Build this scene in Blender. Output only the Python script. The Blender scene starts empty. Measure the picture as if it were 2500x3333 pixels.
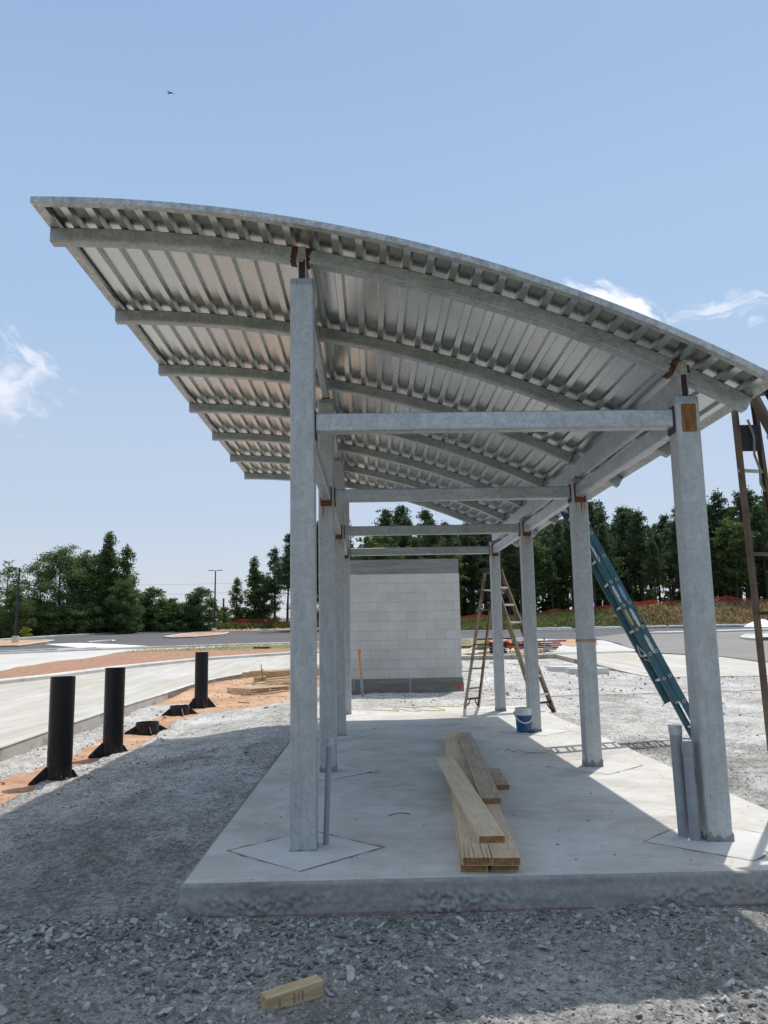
import bpy, bmesh, math, random
import numpy as np
from mathutils import Vector, Matrix, noise as mnoise
from mathutils.geometry import delaunay_2d_cdt
rad = math.radians
C = bpy.context.scene.collection
scene = bpy.context.scene

# ------------------------------------------------------------------ camera
CAM = Vector((0.4732, -5.5610, 1.4046))
_r = Vector((0.99972788, -0.01498835, -0.01787501))
_u = Vector((0.01540957, -0.15095947, 0.98841984))
_f = Vector((0.01751319, 0.98842632, 0.15068742))
cd = bpy.data.cameras.new('camera')
cam = bpy.data.objects.new('camera', cd)
C.objects.link(cam)
cam.matrix_world = Matrix(((_r.x, _u.x, -_f.x, CAM.x), (_r.y, _u.y, -_f.y, CAM.y), (_r.z, _u.z, -_f.z, CAM.z), (0, 0, 0, 1)))
cd.sensor_fit = 'VERTICAL'
cd.sensor_height = 36.0
cd.lens = 2611.0 / 3333.0 * 36.0
cd.clip_start = 0.05
cd.clip_end = 3000
scene.camera = cam

# ------------------------------------------------------------------ light and sky
SUN = Vector((0.235, 0.42, 1.0)).normalized()
sl = bpy.data.lights.new('sun', 'SUN')
sl.energy = 3.3
sl.angle = rad(0.5)
sl.color = (1.0, 0.955, 0.89)
so = bpy.data.objects.new('sun', sl)
C.objects.link(so)
so.rotation_euler = SUN.to_track_quat('Z', 'Y').to_euler()
so.location = (20, 30, 80)

world = bpy.data.worlds.new('World')
scene.world = world
world.use_nodes = True
wn, wl = world.node_tree.nodes, world.node_tree.links
wn.clear()
w_out = wn.new('ShaderNodeOutputWorld')
w_bg = wn.new('ShaderNodeBackground')
w_bg.inputs['Strength'].default_value = 0.145
sky = wn.new('ShaderNodeTexSky')
sky.sky_type = 'NISHITA'
sky.sun_disc = False
sky.sun_elevation = math.asin(SUN.z)
sky.sun_rotation = math.atan2(SUN.x, SUN.y)
sky.air_density = 1.0
sky.dust_density = 1.2
sky.ozone_density = 1.6
sky.altitude = 200


def wnode(t, **kw):
    n = wn.new(t)
    for k, v in kw.items():
        setattr(n, k, v)
    return n


w_tc = wnode('ShaderNodeTexCoord')


def cloud_mask(d, t1, s1, s2, scale, thr, seed):
    """soft wispy patch of cloud around sky direction d; t1 = its long axis, s1/s2 = angular half sizes"""
    d = Vector(d).normalized()
    t1 = (Vector(t1) - d * Vector(t1).dot(d)).normalized()
    t2 = d.cross(t1)
    nz = wnode('ShaderNodeTexNoise')
    nz.inputs['Scale'].default_value = 26.0
    nz.inputs['Detail'].default_value = 5
    wl.new(w_tc.outputs['Generated'], nz.inputs['Vector'])
    sc = wnode('ShaderNodeVectorMath', operation='MULTIPLY_ADD')
    sc.inputs[1].default_value = (0.035,) * 3
    wl.new(nz.outputs['Color'], sc.inputs[0])
    wl.new(w_tc.outputs['Generated'], sc.inputs[2])
    off = wnode('ShaderNodeVectorMath', operation='SUBTRACT')
    off.inputs[1].default_value = tuple(d + Vector((0.0175, 0.0175, 0.0175)))
    wl.new(sc.outputs[0], off.inputs[0])
    da = wnode('ShaderNodeVectorMath', operation='DOT_PRODUCT')
    da.inputs[1].default_value = tuple(t1 / s1)
    db = wnode('ShaderNodeVectorMath', operation='DOT_PRODUCT')
    db.inputs[1].default_value = tuple(t2 / s2)
    dc = wnode('ShaderNodeVectorMath', operation='DOT_PRODUCT')
    dc.inputs[1].default_value = tuple(d * 1.0)
    for n in (da, db, dc):
        wl.new(off.outputs[0], n.inputs[0])
    cmb = wnode('ShaderNodeCombineXYZ')
    wl.new(da.outputs['Value'], cmb.inputs[0])
    wl.new(db.outputs['Value'], cmb.inputs[1])
    wl.new(dc.outputs['Value'], cmb.inputs[2])
    ln = wnode('ShaderNodeVectorMath', operation='LENGTH')
    wl.new(cmb.outputs[0], ln.inputs[0])
    n2 = wnode('ShaderNodeTexNoise')
    n2.inputs['Scale'].default_value = scale
    n2.inputs['Detail'].default_value = 9
    n2.inputs['Roughness'].default_value = 0.56
    n2.inputs['Distortion'].default_value = 0.25
    ad = wnode('ShaderNodeVectorMath', operation='ADD')
    ad.inputs[1].default_value = (seed, seed * 1.7, 0)
    wl.new(cmb.outputs[0], ad.inputs[0])
    wl.new(ad.outputs[0], n2.inputs['Vector'])
    # value = noise*1.6 - length
    m = wnode('ShaderNodeMath', operation='MULTIPLY_ADD')
    m.inputs[1].default_value = 2.3
    wl.new(n2.outputs['Fac'], m.inputs[0])
    neg = wnode('ShaderNodeMath', operation='MULTIPLY')
    neg.inputs[1].default_value = -0.75
    wl.new(ln.outputs['Value'], neg.inputs[0])
    wl.new(neg.outputs[0], m.inputs[2])
    mr = wnode('ShaderNodeMapRange', interpolation_type='SMOOTHSTEP')
    mr.inputs['From Min'].default_value = thr
    mr.inputs['From Max'].default_value = thr + 0.85
    wl.new(m.outputs[0], mr.inputs['Value'])
    return mr.outputs['Result']


masks = [
    (cloud_mask((-0.416, 0.865, 0.280), (1, 0, -0.35), 0.058, 0.044, 1.5, 0.30, 3.1), 0.62),
    (cloud_mask((-0.380, 0.871, 0.320), (1, 0.2, -0.85), 0.050, 0.013, 1.6, 0.35, 7.7), 0.50),
    (cloud_mask((0.400, 0.845, 0.356), (1, 0, 0.22), 0.058, 0.013, 1.3, 0.30, 12.3), 0.50),
    (cloud_mask((0.430, 0.838, 0.333), (1, 0, 0.1), 0.014, 0.006, 1.6, 0.55, 22.3), 0.40),
    (cloud_mask((0.288, 0.880, 0.371), (1, 0, -0.45), 0.052, 0.016, 1.4, 0.10, 17.9), 0.9),
]
cur = sky.outputs['Color']
# hazy summer air: a pale milky veil over the whole dome, whiter and thicker near the horizon
sep = wnode('ShaderNodeSeparateXYZ')
wl.new(w_tc.outputs['Generated'], sep.inputs[0])
hr = wnode('ShaderNodeValToRGB')
e = hr.color_ramp.elements
e[0].position, e[0].color = 0.0, (4.0, 4.2, 4.6, 1)
e[1].position, e[1].color = 0.68, (1.95, 2.85, 4.45, 1)
el = e.new(0.92)
el.color = (4.4, 4.75, 4.9, 1)  # unseen zenith whitened to add neutral fill to the shade
el = e.new(0.18)
el.color = (3.25, 3.85, 4.8, 1)
el = e.new(0.42)
el.color = (2.45, 3.5, 4.95, 1)
hr.color_ramp.interpolation = 'EASE'
wl.new(sep.outputs[2], hr.inputs['Fac'])
mx = wnode('ShaderNodeMixRGB')
mx.inputs['Fac'].default_value = 0.86
wl.new(hr.outputs['Color'], mx.inputs['Color2'])
wl.new(cur, mx.inputs['Color1'])
cur = mx.outputs['Color']
# bright haze round the sun, added above the frame to fill the shade
sdot = wnode('ShaderNodeVectorMath', operation='DOT_PRODUCT')
sdot.inputs[1].default_value = tuple(SUN)
wl.new(w_tc.outputs['Generated'], sdot.inputs[0])
sg = wnode('ShaderNodeMapRange', interpolation_type='SMOOTHSTEP')
sg.inputs['From Min'].default_value = 0.925
sg.inputs['From Max'].default_value = 1.0
sg.inputs['To Max'].default_value = 0.9
wl.new(sdot.outputs['Value'], sg.inputs['Value'])
mx = wnode('ShaderNodeMixRGB')
mx.inputs['Color2'].default_value = (17.0, 16.2, 15.0, 1)
wl.new(sg.outputs['Result'], mx.inputs['Fac'])
wl.new(cur, mx.inputs['Color1'])
cur = mx.outputs['Color']
for mk, amt in masks:
    mm = wnode('ShaderNodeMath', operation='MULTIPLY')
    mm.inputs[1].default_value = amt
    wl.new(mk, mm.inputs[0])
    mx = wnode('ShaderNodeMixRGB')
    mx.inputs['Color2'].default_value = (6.6, 6.6, 7.1, 1)
    wl.new(mm.outputs[0], mx.inputs['Fac'])
    wl.new(cur, mx.inputs['Color1'])
    cur = mx.outputs['Color']
wl.new(cur, w_bg.inputs['Color'])
wl.new(w_bg.outputs[0], w_out.inputs['Surface'])

scene.view_settings.view_transform = 'Standard'
scene.view_settings.look = 'None'
scene.view_settings.exposure = 0.17
scene.view_settings.gamma = 1.0
scene.render.engine = 'CYCLES'
scene.cycles.max_bounces = 6
scene.cycles.diffuse_bounces = 3
scene.cycles.glossy_bounces = 3
scene.cycles.transparent_max_bounces = 6
scene.cycles.use_denoising = True

RNG = np.random.default_rng(7)
random.seed(7)
ORD = ['first', 'second', 'third', 'fourth', 'fifth', 'sixth', 'seventh', 'eighth', 'ninth', 'tenth', 'eleventh', 'twelfth', 'thirteenth', 'fourteenth', 'fifteenth', 'sixteenth', 'seventeenth', 'eighteenth', 'nineteenth', 'twentieth'] + ['twenty-' + w for w in ('first', 'second', 'third', 'fourth', 'fifth', 'sixth', 'seventh', 'eighth', 'ninth')] + ['thirtieth'] + ['thirty-' + w for w in ('first', 'second', 'third', 'fourth', 'fifth', 'sixth', 'seventh', 'eighth', 'ninth')]


# ------------------------------------------------------------------ materials
class Mat:
    """small helper round a node material"""
    def __init__(s, name, rough=0.7, metal=0.0, spec=0.5):
        s.m = bpy.data.materials.new(name)
        s.m.use_nodes = True
        s.n, s.l = s.m.node_tree.nodes, s.m.node_tree.links
        s.b = s.n['Principled BSDF']
        s.b.inputs['Roughness'].default_value = rough
        s.b.inputs['Metallic'].default_value = metal
        s.b.inputs['Specular IOR Level'].default_value = spec
        s.tc = s.n.new('ShaderNodeTexCoord')

    def vec(s, scale=(1, 1, 1), src='Object', rot=(0, 0, 0)):
        mp = s.n.new('ShaderNodeMapping')
        mp.inputs['Scale'].default_value = scale
        mp.inputs['Rotation'].default_value = rot
        s.l.new(s.tc.outputs[src], mp.inputs['Vector'])
        return mp.outputs[0]

    def noise(s, vec, scale, detail=4, rough=0.55, dist=0.0):
        t = s.n.new('ShaderNodeTexNoise')
        t.inputs['Scale'].default_value = scale
        t.inputs['Detail'].default_value = detail
        t.inputs['Roughness'].default_value = rough
        t.inputs['Distortion'].default_value = dist
        s.l.new(vec, t.inputs['Vector'])
        return t.outputs['Fac']

    def voro(s, vec, scale, feature='F1', out='Distance'):
        t = s.n.new('ShaderNodeTexVoronoi')
        t.feature = feature
        t.inputs['Scale'].default_value = scale
        s.l.new(vec, t.inputs['Vector'])
        return t.outputs[out]

    def ramp(s, fac, stops):
        r = s.n.new('ShaderNodeValToRGB')
        e = r.color_ramp.elements
        while len(e) > 1:
            e.remove(e[-1])
        for i, (p, c) in enumerate(stops):
            if i == 0:
                e[0].position = p
                el = e[0]
            else:
                el = e.new(p)
            el.color = (c[0], c[1], c[2], 1) if not isinstance(c, (int, float)) else (c, c, c, 1)
        s.l.new(fac, r.inputs['Fac'])
        return r.outputs['Color']

    def mix(s, fac, a, b, mode='MIX'):
        m = s.n.new('ShaderNodeMixRGB')
        m.blend_type = mode
        for k, v in (('Fac', fac), ('Color1', a), ('Color2', b)):
            if isinstance(v, (int, float)):
                m.inputs[k].default_value = v if k == 'Fac' else (v, v, v, 1)
            elif isinstance(v, tuple):
                m.inputs[k].default_value = (*v, 1)
            else:
                s.l.new(v, m.inputs[k])
        return m.outputs['Color']

    def math(s, op, a, b=0.0):
        m = s.n.new('ShaderNodeMath')
        m.operation = op
        for i, v in enumerate((a, b)):
            if isinstance(v, (int, float)):
                m.inputs[i].default_value = v
            else:
                s.l.new(v, m.inputs[i])
        return m.outputs[0]

    def color(s, c):
        if isinstance(c, tuple):
            s.b.inputs['Base Color'].default_value = (*c, 1)
        else:
            s.l.new(c, s.b.inputs['Base Color'])
        return s

    def bump(s, h, strength=0.3, dist=0.02):
        b = s.n.new('ShaderNodeBump')
        b.inputs['Strength'].default_value = strength
        b.inputs['Distance'].default_value = dist
        s.l.new(h, b.inputs['Height'])
        s.l.new(b.outputs[0], s.b.inputs['Normal'])
        return s

    def rough(s, v):
        s.l.new(v, s.b.inputs['Roughness'])
        return s


M = {}


def galv(name, base, metal, r0, r1, streak=(1, 1, 1), spots=True, amp=1.0):
    a = Mat(name, 0.5, metal)
    v = a.vec()
    n1 = a.noise(v, 2.6, 8, 0.68, 1.2)
    n2 = a.noise(a.vec(streak), 15, 6, 0.72, 0.4)
    n3 = a.noise(v, 7.5, 5, 0.6, 2.2)
    spg = a.n.new('ShaderNodeRGBToBW')
    a.l.new(a.voro(a.vec((1, 1, 0.8)), 62, 'F1', 'Color'), spg.inputs[0])
    c = a.ramp(n1, [(0.30, tuple(x * (1 - 0.34 * amp) for x in base)), (0.46, tuple(x * (1 - 0.06 * amp) for x in base)), (0.58, base), (0.72, tuple(min(1, x * (1 + 0.30 * amp)) for x in base))])
    c = a.mix(0.45 * amp, c, a.ramp(n2, [(0.3, 0.22), (0.7, 0.80)]), 'OVERLAY')
    c = a.mix(0.20 * amp, c, a.ramp(spg.outputs[0], [(0.2, 0.2), (0.8, 0.8)]), 'OVERLAY')
    c = a.mix(0.35 * amp, c, a.ramp(n3, [(0.38, 0.30), (0.5, 0.5), (0.62, 0.68)]), 'OVERLAY')
    if spots:
        sc1 = a.ramp(a.noise(a.vec((70, 70, 1.2)), 3, 3, 0.6, 0.3), [(0.30, 0.0), (0.36, 0.45)])
        c = a.mix(a.math('MULTIPLY', a.math('SUBTRACT', 0.45, sc1), 0.9), c, tuple(x * 0.45 for x in base))
        hi = a.ramp(a.noise(a.vec((1.6, 1.6, 30)), 4, 3, 0.6, 0.6), [(0.66, 0.0), (0.72, 0.5)])
        c = a.mix(hi, c, tuple(min(1, x * 1.5) for x in base))
        sp = a.ramp(a.noise(a.vec((7, 7, 1.0)), 9, 4, 0.6), [(0.67, 0.0), (0.72, 1.0)])
        c = a.mix(a.math('MULTIPLY', sp, 0.65), c, (0.08, 0.065, 0.055))
    a.color(c)
    a.rough(a.ramp(n2, [(0.2, r0), (0.8, r1)]))
    if spots:
        a.bump(n2, 0.10, 0.003)
    M[name] = a.m


galv('galvanised_column', (0.425, 0.45, 0.455), 0.32, 0.38, 0.58, (1, 1, 0.12), amp=0.50)
galv('galvanised_cap', (0.30, 0.335, 0.37), 0.35, 0.40, 0.60, (1, 1, 1), amp=0.5)
galv('galvanised_beam', (0.43, 0.46, 0.475), 0.42, 0.32, 0.54, (0.12, 1, 1), amp=0.65)
galv('galvanised_rafter', (0.385, 0.425, 0.435), 0.50, 0.36, 0.60, (0.2, 1, 1), amp=0.8)
galv('galvanised_trim', (0.46, 0.47, 0.46), 0.55, 0.30, 0.55, (1, 1, 1))
galv('deck_steel', (0.52, 0.55, 0.55), 0.93, 0.19, 0.31, (1, 0.15, 1), spots=False, amp=0.16)

a = Mat('rust', 0.85)
n = a.noise(a.vec(), 30, 6, 0.7)
a.color(a.ramp(n, [(0.3, (0.035, 0.018, 0.014)), (0.5, (0.13, 0.045, 0.02)), (0.72, (0.30, 0.12, 0.04))])).bump(n, 0.4, 0.004)
M['rust'] = a.m
a = Mat('deep_rust', 0.85)
n = a.noise(a.vec(), 22, 6, 0.7)
a.color(a.ramp(n, [(0.3, (0.03, 0.018, 0.016)), (0.5, (0.075, 0.032, 0.02)), (0.72, (0.20, 0.085, 0.04))]))
M['deep_rust'] = a.m
a = Mat('rust_primer', 0.7)
n = a.noise(a.vec((1, 1, 0.3)), 24, 6, 0.7)
a.color(a.ramp(n, [(0.3, (0.10, 0.042, 0.018)), (0.55, (0.24, 0.105, 0.032)), (0.75, (0.34, 0.18, 0.07))]))
M['rust_primer'] = a.m
a = Mat('dark_rust', 0.6)
n = a.noise(a.vec(), 20, 4, 0.6)
a.color(a.ramp(n, [(0.3, (0.018, 0.012, 0.014)), (0.7, (0.06, 0.03, 0.03))]))
M['dark_rust'] = a.m

# concrete slab with broom streaks, stains
a = Mat('slab_concrete', 0.82)
v = a.vec()
big = a.noise(v, 0.9, 5, 0.6, 0.4)
str_ = a.noise(a.vec((0.35, 9, 1)), 3.2, 5, 0.6, 0.15)
fine = a.noise(a.vec((1.2, 30, 1)), 7, 4, 0.65)
grit = a.noise(v, 90, 3, 0.7)
c = a.ramp(big, [(0.28, (0.42, 0.375, 0.315)), (0.46, (0.53, 0.505, 0.46)), (0.70, (0.61, 0.595, 0.56))])
c = a.mix(0.22, c, a.ramp(str_, [(0.3, 0.30), (0.7, 0.70)]), 'OVERLAY')
blo = a.noise(v, 2.6, 6, 0.7, 0.8)
c = a.mix(0.45, c, a.ramp(blo, [(0.3, 0.30), (0.7, 0.68)]), 'OVERLAY')
c = a.mix(0.13, c, a.ramp(fine, [(0.3, 0.2), (0.7, 0.8)]), 'OVERLAY')
c = a.mix(0.15, c, grit, 'SOFT_LIGHT')
a.color(c).bump(a.math('ADD', fine, a.math('MULTIPLY', grit, 0.5)), 0.22, 0.004)
M['slab_concrete'] = a.m
a = Mat('slab_side_concrete', 0.9)
v = a.vec()
n1 = a.noise(a.vec((0.6, 1, 3)), 3, 6, 0.65, 0.6)
n2 = a.noise(v, 24, 6, 0.75)
vo = a.voro(v, 34)
c = a.ramp(n1, [(0.3, (0.20, 0.197, 0.187)), (0.42, (0.27, 0.267, 0.255)), (0.66, (0.33, 0.325, 0.31)), (0.76, (0.47, 0.46, 0.44))])
c = a.mix(0.38, c, a.ramp(n2, [(0.3, 0.22), (0.7, 0.8)]), 'OVERLAY')
sp = a.n.new('ShaderNodeSeparateXYZ')
a.l.new(a.tc.outputs['Object'], sp.inputs[0])
zz = a.math('ADD', sp.outputs[2], a.math('MULTIPLY', a.noise(v, 2.0, 3), 0.02))
line = a.ramp(a.math('MULTIPLY', a.math('ADD', zz, 0.2), 5.0), [(0.125, 0.0), (0.155, 1.0), (0.175, 1.0), (0.21, 0.0)])
c = a.mix(a.math('MULTIPLY', line, 0.55), c, (0.30, 0.06, 0.07))
a.color(c).bump(a.math('ADD', n2, a.math('MULTIPLY', vo, 0.5)), 0.4, 0.008)
M['slab_side_concrete'] = a.m
a = Mat('infill_concrete', 0.85)
v = a.vec()
n1 = a.noise(v, 4, 5, 0.6)
n2 = a.noise(v, 120, 3, 0.7)
c = a.mix(0.25, a.ramp(n1, [(0.3, (0.52, 0.51, 0.485)), (0.7, (0.63, 0.62, 0.60))]), n2, 'SOFT_LIGHT')
a.color(c).bump(n2, 0.15, 0.003)
M['infill_concrete'] = a.m
a = Mat('joint_dirt', 0.95)
n1 = a.noise(a.vec(), 14, 5, 0.7)
a.color(a.ramp(n1, [(0.35, (0.11, 0.09, 0.075)), (0.65, (0.34, 0.29, 0.23))]))
M['joint_dirt'] = a.m

# road concrete
a = Mat('road_concrete', 0.85)
v = a.vec()
n1 = a.noise(a.vec((1, 0.35, 1), rot=(0, 0, 0.25)), 0.55, 6, 0.6, 0.5)
n2 = a.noise(a.vec((1.5, 0.12, 1), rot=(0, 0, 0.35)), 2.2, 5, 0.6)
n3 = a.noise(v, 45, 3, 0.7)
c = a.ramp(n1, [(0.3, (0.44, 0.39, 0.31)), (0.5, (0.455, 0.43, 0.385)), (0.7, (0.52, 0.50, 0.465))])
c = a.mix(0.4, c, a.ramp(n2, [(0.3, 0.3), (0.7, 0.68)]), 'OVERLAY')
c = a.mix(0.15, c, n3, 'SOFT_LIGHT')
a.color(c).bump(n3, 0.15, 0.004)
M['road_concrete'] = a.m
a = Mat('kerb_concrete', 0.85)
n1 = a.noise(a.vec(), 1.3, 6, 0.65)
n3 = a.noise(a.vec(), 30, 3, 0.7)
c = a.ramp(n1, [(0.3, (0.45, 0.41, 0.35)), (0.5, (0.57, 0.555, 0.52)), (0.7, (0.64, 0.63, 0.61))])
a.color(a.mix(0.2, c, n3, 'SOFT_LIGHT')).bump(n3, 0.2, 0.004)
M['kerb_concrete'] = a.m
a = Mat('kerb_side_concrete', 0.9)
n1 = a.noise(a.vec((1, 1, 2)), 1.7, 6, 0.7, 0.5)
a.color(a.ramp(n1, [(0.34, (0.22, 0.12, 0.06)), (0.47, (0.36, 0.29, 0.22)), (0.62, (0.46, 0.43, 0.38))]))
M['kerb_side_concrete'] = a.m
a = Mat('clean_kerb_side', 0.9)
n1 = a.noise(a.vec((1, 1, 2)), 1.7, 6, 0.7, 0.5)
a.color(a.ramp(n1, [(0.33, (0.33, 0.27, 0.21)), (0.45, (0.47, 0.44, 0.40)), (0.7, (0.55, 0.53, 0.50))]))
M['clean_kerb_side'] = a.m
a = Mat('pale_concrete', 0.8)
n1 = a.noise(a.vec(), 0.6, 5, 0.6)
a.color(a.ramp(n1, [(0.3, (0.46, 0.44, 0.40)), (0.7, (0.57, 0.555, 0.52))]))
M['pale_concrete'] = a.m
# asphalt
a = Mat('asphalt', 0.8)
v = a.vec()
n1 = a.noise(a.vec((0.2, 1, 1)), 0.45, 5, 0.6, 0.3)
n3 = a.noise(v, 30, 3, 0.7)
c = a.ramp(n1, [(0.3, (0.058, 0.056, 0.058)), (0.55, (0.085, 0.082, 0.082)), (0.75, (0.14, 0.133, 0.128))])
a.color(a.mix(0.25, c, n3, 'SOFT_LIGHT')).bump(n3, 0.2, 0.01)
M['asphalt'] = a.m
a = Mat('asphalt_dusty', 0.85)
n1 = a.noise(a.vec((0.2, 1, 1)), 0.5, 6, 0.65, 0.3)
a.color(a.ramp(n1, [(0.3, (0.17, 0.16, 0.15)), (0.55, (0.23, 0.215, 0.20)), (0.75, (0.32, 0.295, 0.27))]))
M['asphalt_dusty'] = a.m
# clay
a = Mat('red_clay', 0.95)
v = a.vec()
n1 = a.noise(v, 0.8, 6, 0.65, 0.4)
n2 = a.noise(v, 8, 6, 0.7)
c = a.ramp(n1, [(0.3, (0.34, 0.175, 0.10)), (0.5, (0.46, 0.275, 0.165)), (0.7, (0.56, 0.39, 0.26))])
c = a.mix(0.45, c, a.ramp(n2, [(0.3, 0.25), (0.7, 0.75)]), 'OVERLAY')
a.color(c).bump(n2, 0.6, 0.03)
M['red_clay'] = a.m
a = Mat('median_clay', 0.95)
v = a.vec()
n1 = a.noise(a.vec((0.5, 0.5, 1)), 0.6, 5, 0.6, 0.3)
n2 = a.noise(v, 6, 6, 0.72)
c = a.ramp(n2, [(0.3, (0.20, 0.09, 0.05)), (0.5, (0.34, 0.185, 0.115)), (0.7, (0.48, 0.32, 0.22))])
g = a.ramp(n2, [(0.3, (0.10, 0.10, 0.03)), (0.5, (0.20, 0.19, 0.06)), (0.75, (0.34, 0.27, 0.12))])
spx = a.n.new('ShaderNodeSeparateXYZ')
a.l.new(a.tc.outputs['Object'], spx.inputs[0])
gf = a.math('ADD', a.math('MULTIPLY', a.math('SUBTRACT', spx.outputs[1], 37.5), 0.16), a.math('MULTIPLY', n1, 0.9))
c = a.mix(a.ramp(gf, [(0.35, 0.0), (0.75, 1.0)]), c, g)
a.color(c).bump(n2, 0.7, 0.05)
M['median_clay'] = a.m
# gravel dust sheet
a = Mat('crushed_stone', 0.95)
v = a.vec()
n0 = a.noise(a.vec((1, 0.55, 1), rot=(0, 0, 0.5)), 0.9, 8, 0.68, 0.8)
n1 = a.noise(v, 4, 6, 0.7)
vo = a.voro(v, 30, 'F1', 'Color')
vd = a.voro(v, 30, 'F1', 'Distance')
vo2 = a.voro(v, 85, 'F1', 'Color')
vd2 = a.voro(v, 85, 'F1', 'Distance')
n3 = a.noise(v, 70, 5, 0.8)
c = a.ramp(n0, [(0.30, (0.28, 0.262, 0.235)), (0.46, (0.43, 0.415, 0.39)), (0.60, (0.57, 0.555, 0.53)), (0.70, (0.70, 0.685, 0.66))])
c = a.mix(0.5, c, a.ramp(n1, [(0.3, 0.25), (0.7, 0.75)]), 'OVERLAY')
bw = a.n.new('ShaderNodeRGBToBW')
a.l.new(vo, bw.inputs[0])
bw2 = a.n.new('ShaderNodeRGBToBW')
a.l.new(vo2, bw2.inputs[0])
c = a.mix(0.45, c, a.ramp(bw.outputs[0], [(0.2, 0.18), (0.8, 0.85)]), 'OVERLAY')
c = a.mix(0.42, c, a.ramp(bw2.outputs[0], [(0.2, 0.18), (0.8, 0.85)]), 'OVERLAY')
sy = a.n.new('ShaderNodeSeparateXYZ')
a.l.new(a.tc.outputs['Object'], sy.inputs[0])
loose = a.math('ADD', a.math('MULTIPLY', sy.outputs[1], 0.16), a.math('MULTIPLY', a.math('SUBTRACT', n0, 0.5), 1.6))  # falls towards the shaded foreground, broken up by noise
c = a.mix(a.ramp(loose, [(0.0, 0.40), (0.9, 0.0)]), c, (0.0, 0.0, 0.0))  # foreground shade painted into the stone colour, fading out with distance
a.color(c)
h = a.math('ADD', a.math('MULTIPLY', vd, -1.0), a.math('MULTIPLY', vd2, -0.5))
h = a.math('ADD', h, a.math('MULTIPLY', n3, 0.9))
h = a.math('ADD', h, a.math('MULTIPLY', n1, 1.2))
a.bump(h, 0.8, 0.022)
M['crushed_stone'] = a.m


def rockmat(name, lo, mid, hi):
    a = Mat(name, 0.85)
    g = a.n.new('ShaderNodeNewGeometry')
    n = a.noise(a.vec(), 40, 4, 0.7)
    c = a.ramp(g.outputs['Random Per Island'], [(0.0, lo), (0.5, mid), (1.0, hi)])
    c = a.mix(0.55, c, a.ramp(n, [(0.3, 0.25), (0.7, 0.78)]), 'OVERLAY')
    a.color(c).bump(n, 0.4, 0.005)
    M[name] = a.m


rockmat('stone_chips', (0.13, 0.13, 0.125), (0.25, 0.248, 0.24), (0.48, 0.475, 0.46))
rockmat('dark_pebbles', (0.10, 0.10, 0.105), (0.17, 0.165, 0.165), (0.45, 0.44, 0.43))


def wood(name, lo, mid, hi, stretch=(9, 0.55, 9)):
    a = Mat(name, 0.75)
    v = a.vec(stretch, src='Object')
    n1 = a.noise(v, 5, 6, 0.6, 0.8)
    n2 = a.noise(a.vec(tuple(q * 4.0 for q in stretch)), 3, 4, 0.6)
    n0 = a.noise(a.vec(), 1.6, 4, 0.6, 0.5)
    c = a.ramp(n1, [(0.32, lo), (0.5, mid), (0.68, hi)])
    c = a.mix(0.3, c, a.ramp(n2, [(0.3, 0.3), (0.7, 0.68)]), 'OVERLAY')
    c = a.mix(0.6, c, a.ramp(n0, [(0.3, 0.33), (0.7, 0.62)]), 'OVERLAY')
    kn = a.ramp(a.voro(a.vec((4.5, 1.3, 4.5)), 1.2), [(0.035, 1.0), (0.08, 0.0)])
    c = a.mix(a.math('MULTIPLY', kn, 0.7), c, (0.13, 0.07, 0.035))
    a.color(c).bump(n2, 0.3, 0.003)
    M[name] = a.m


wood('new_wood', (0.53, 0.385, 0.235), (0.64, 0.49, 0.315), (0.71, 0.565, 0.39))
wood('fresh_wood', (0.61, 0.47, 0.30), (0.71, 0.565, 0.375), (0.77, 0.63, 0.44))
wood('grey_wood', (0.30, 0.215, 0.145), (0.46, 0.34, 0.235), (0.58, 0.45, 0.32))
wood('end_wood', (0.17, 0.08, 0.028), (0.28, 0.145, 0.052), (0.38, 0.22, 0.09))
wood('block_wood', (0.36, 0.25, 0.13), (0.50, 0.37, 0.21), (0.60, 0.47, 0.30), (0.55, 9, 9))
wood('ply_wood', (0.42, 0.28, 0.14), (0.56, 0.40, 0.21), (0.66, 0.50, 0.30))


def plain(name, col, rough=0.6, metal=0.0, var=0.25, scale=12, spec=0.5):
    a = Mat(name, rough, metal, spec)
    n = a.noise(a.vec(), scale, 5, 0.65)
    a.color(a.ramp(n, [(0.3, tuple(x * (1 - var) for x in col)), (0.7, tuple(min(1, x * (1 + var)) for x in col))]))
    M[name] = a.m
    return a


plain('stamp_ink', (0.28, 0.20, 0.115), 0.9, 0.0, 0.4, 60)
plain('mortar', (0.235, 0.225, 0.205), 0.9, 0.0, 0.3, 14)
plain('pipe_paint', (0.012, 0.012, 0.014), 0.32, 0.0, 0.3)
# black pipe with splashed mud towards the bottom
a = Mat('black_pipe', 0.30, 0.0, 0.22)
v = a.vec()
sp = a.ramp(a.noise(v, 42, 3, 0.6), [(0.66, 0.0), (0.70, 1.0)])
spz = a.n.new('ShaderNodeSeparateXYZ')
a.l.new(a.tc.outputs['Object'], spz.inputs[0])
low = a.ramp(spz.outputs[2], [(0.05, 1.0), (0.55, 0.16), (1.0, 0.04)])
f = a.math('MULTIPLY', sp, low)
dust = a.math('MULTIPLY', a.ramp(a.noise(v, 8, 5, 0.7), [(0.4, 0.0), (0.8, 0.6)]), a.ramp(spz.outputs[2], [(0.0, 0.55), (0.35, 0.0)]))
c = a.mix(f, (0.011, 0.0115, 0.014), (0.26, 0.21, 0.17))
c = a.mix(dust, c, (0.17, 0.12, 0.08))
a.color(c)
a.rough(a.ramp(f, [(0.0, 0.32), (0.5, 0.9)]))
M['black_pipe'] = a.m
plain('grey_conduit', (0.27, 0.285, 0.305), 0.5, 0.0, 0.16, 9)
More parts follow.
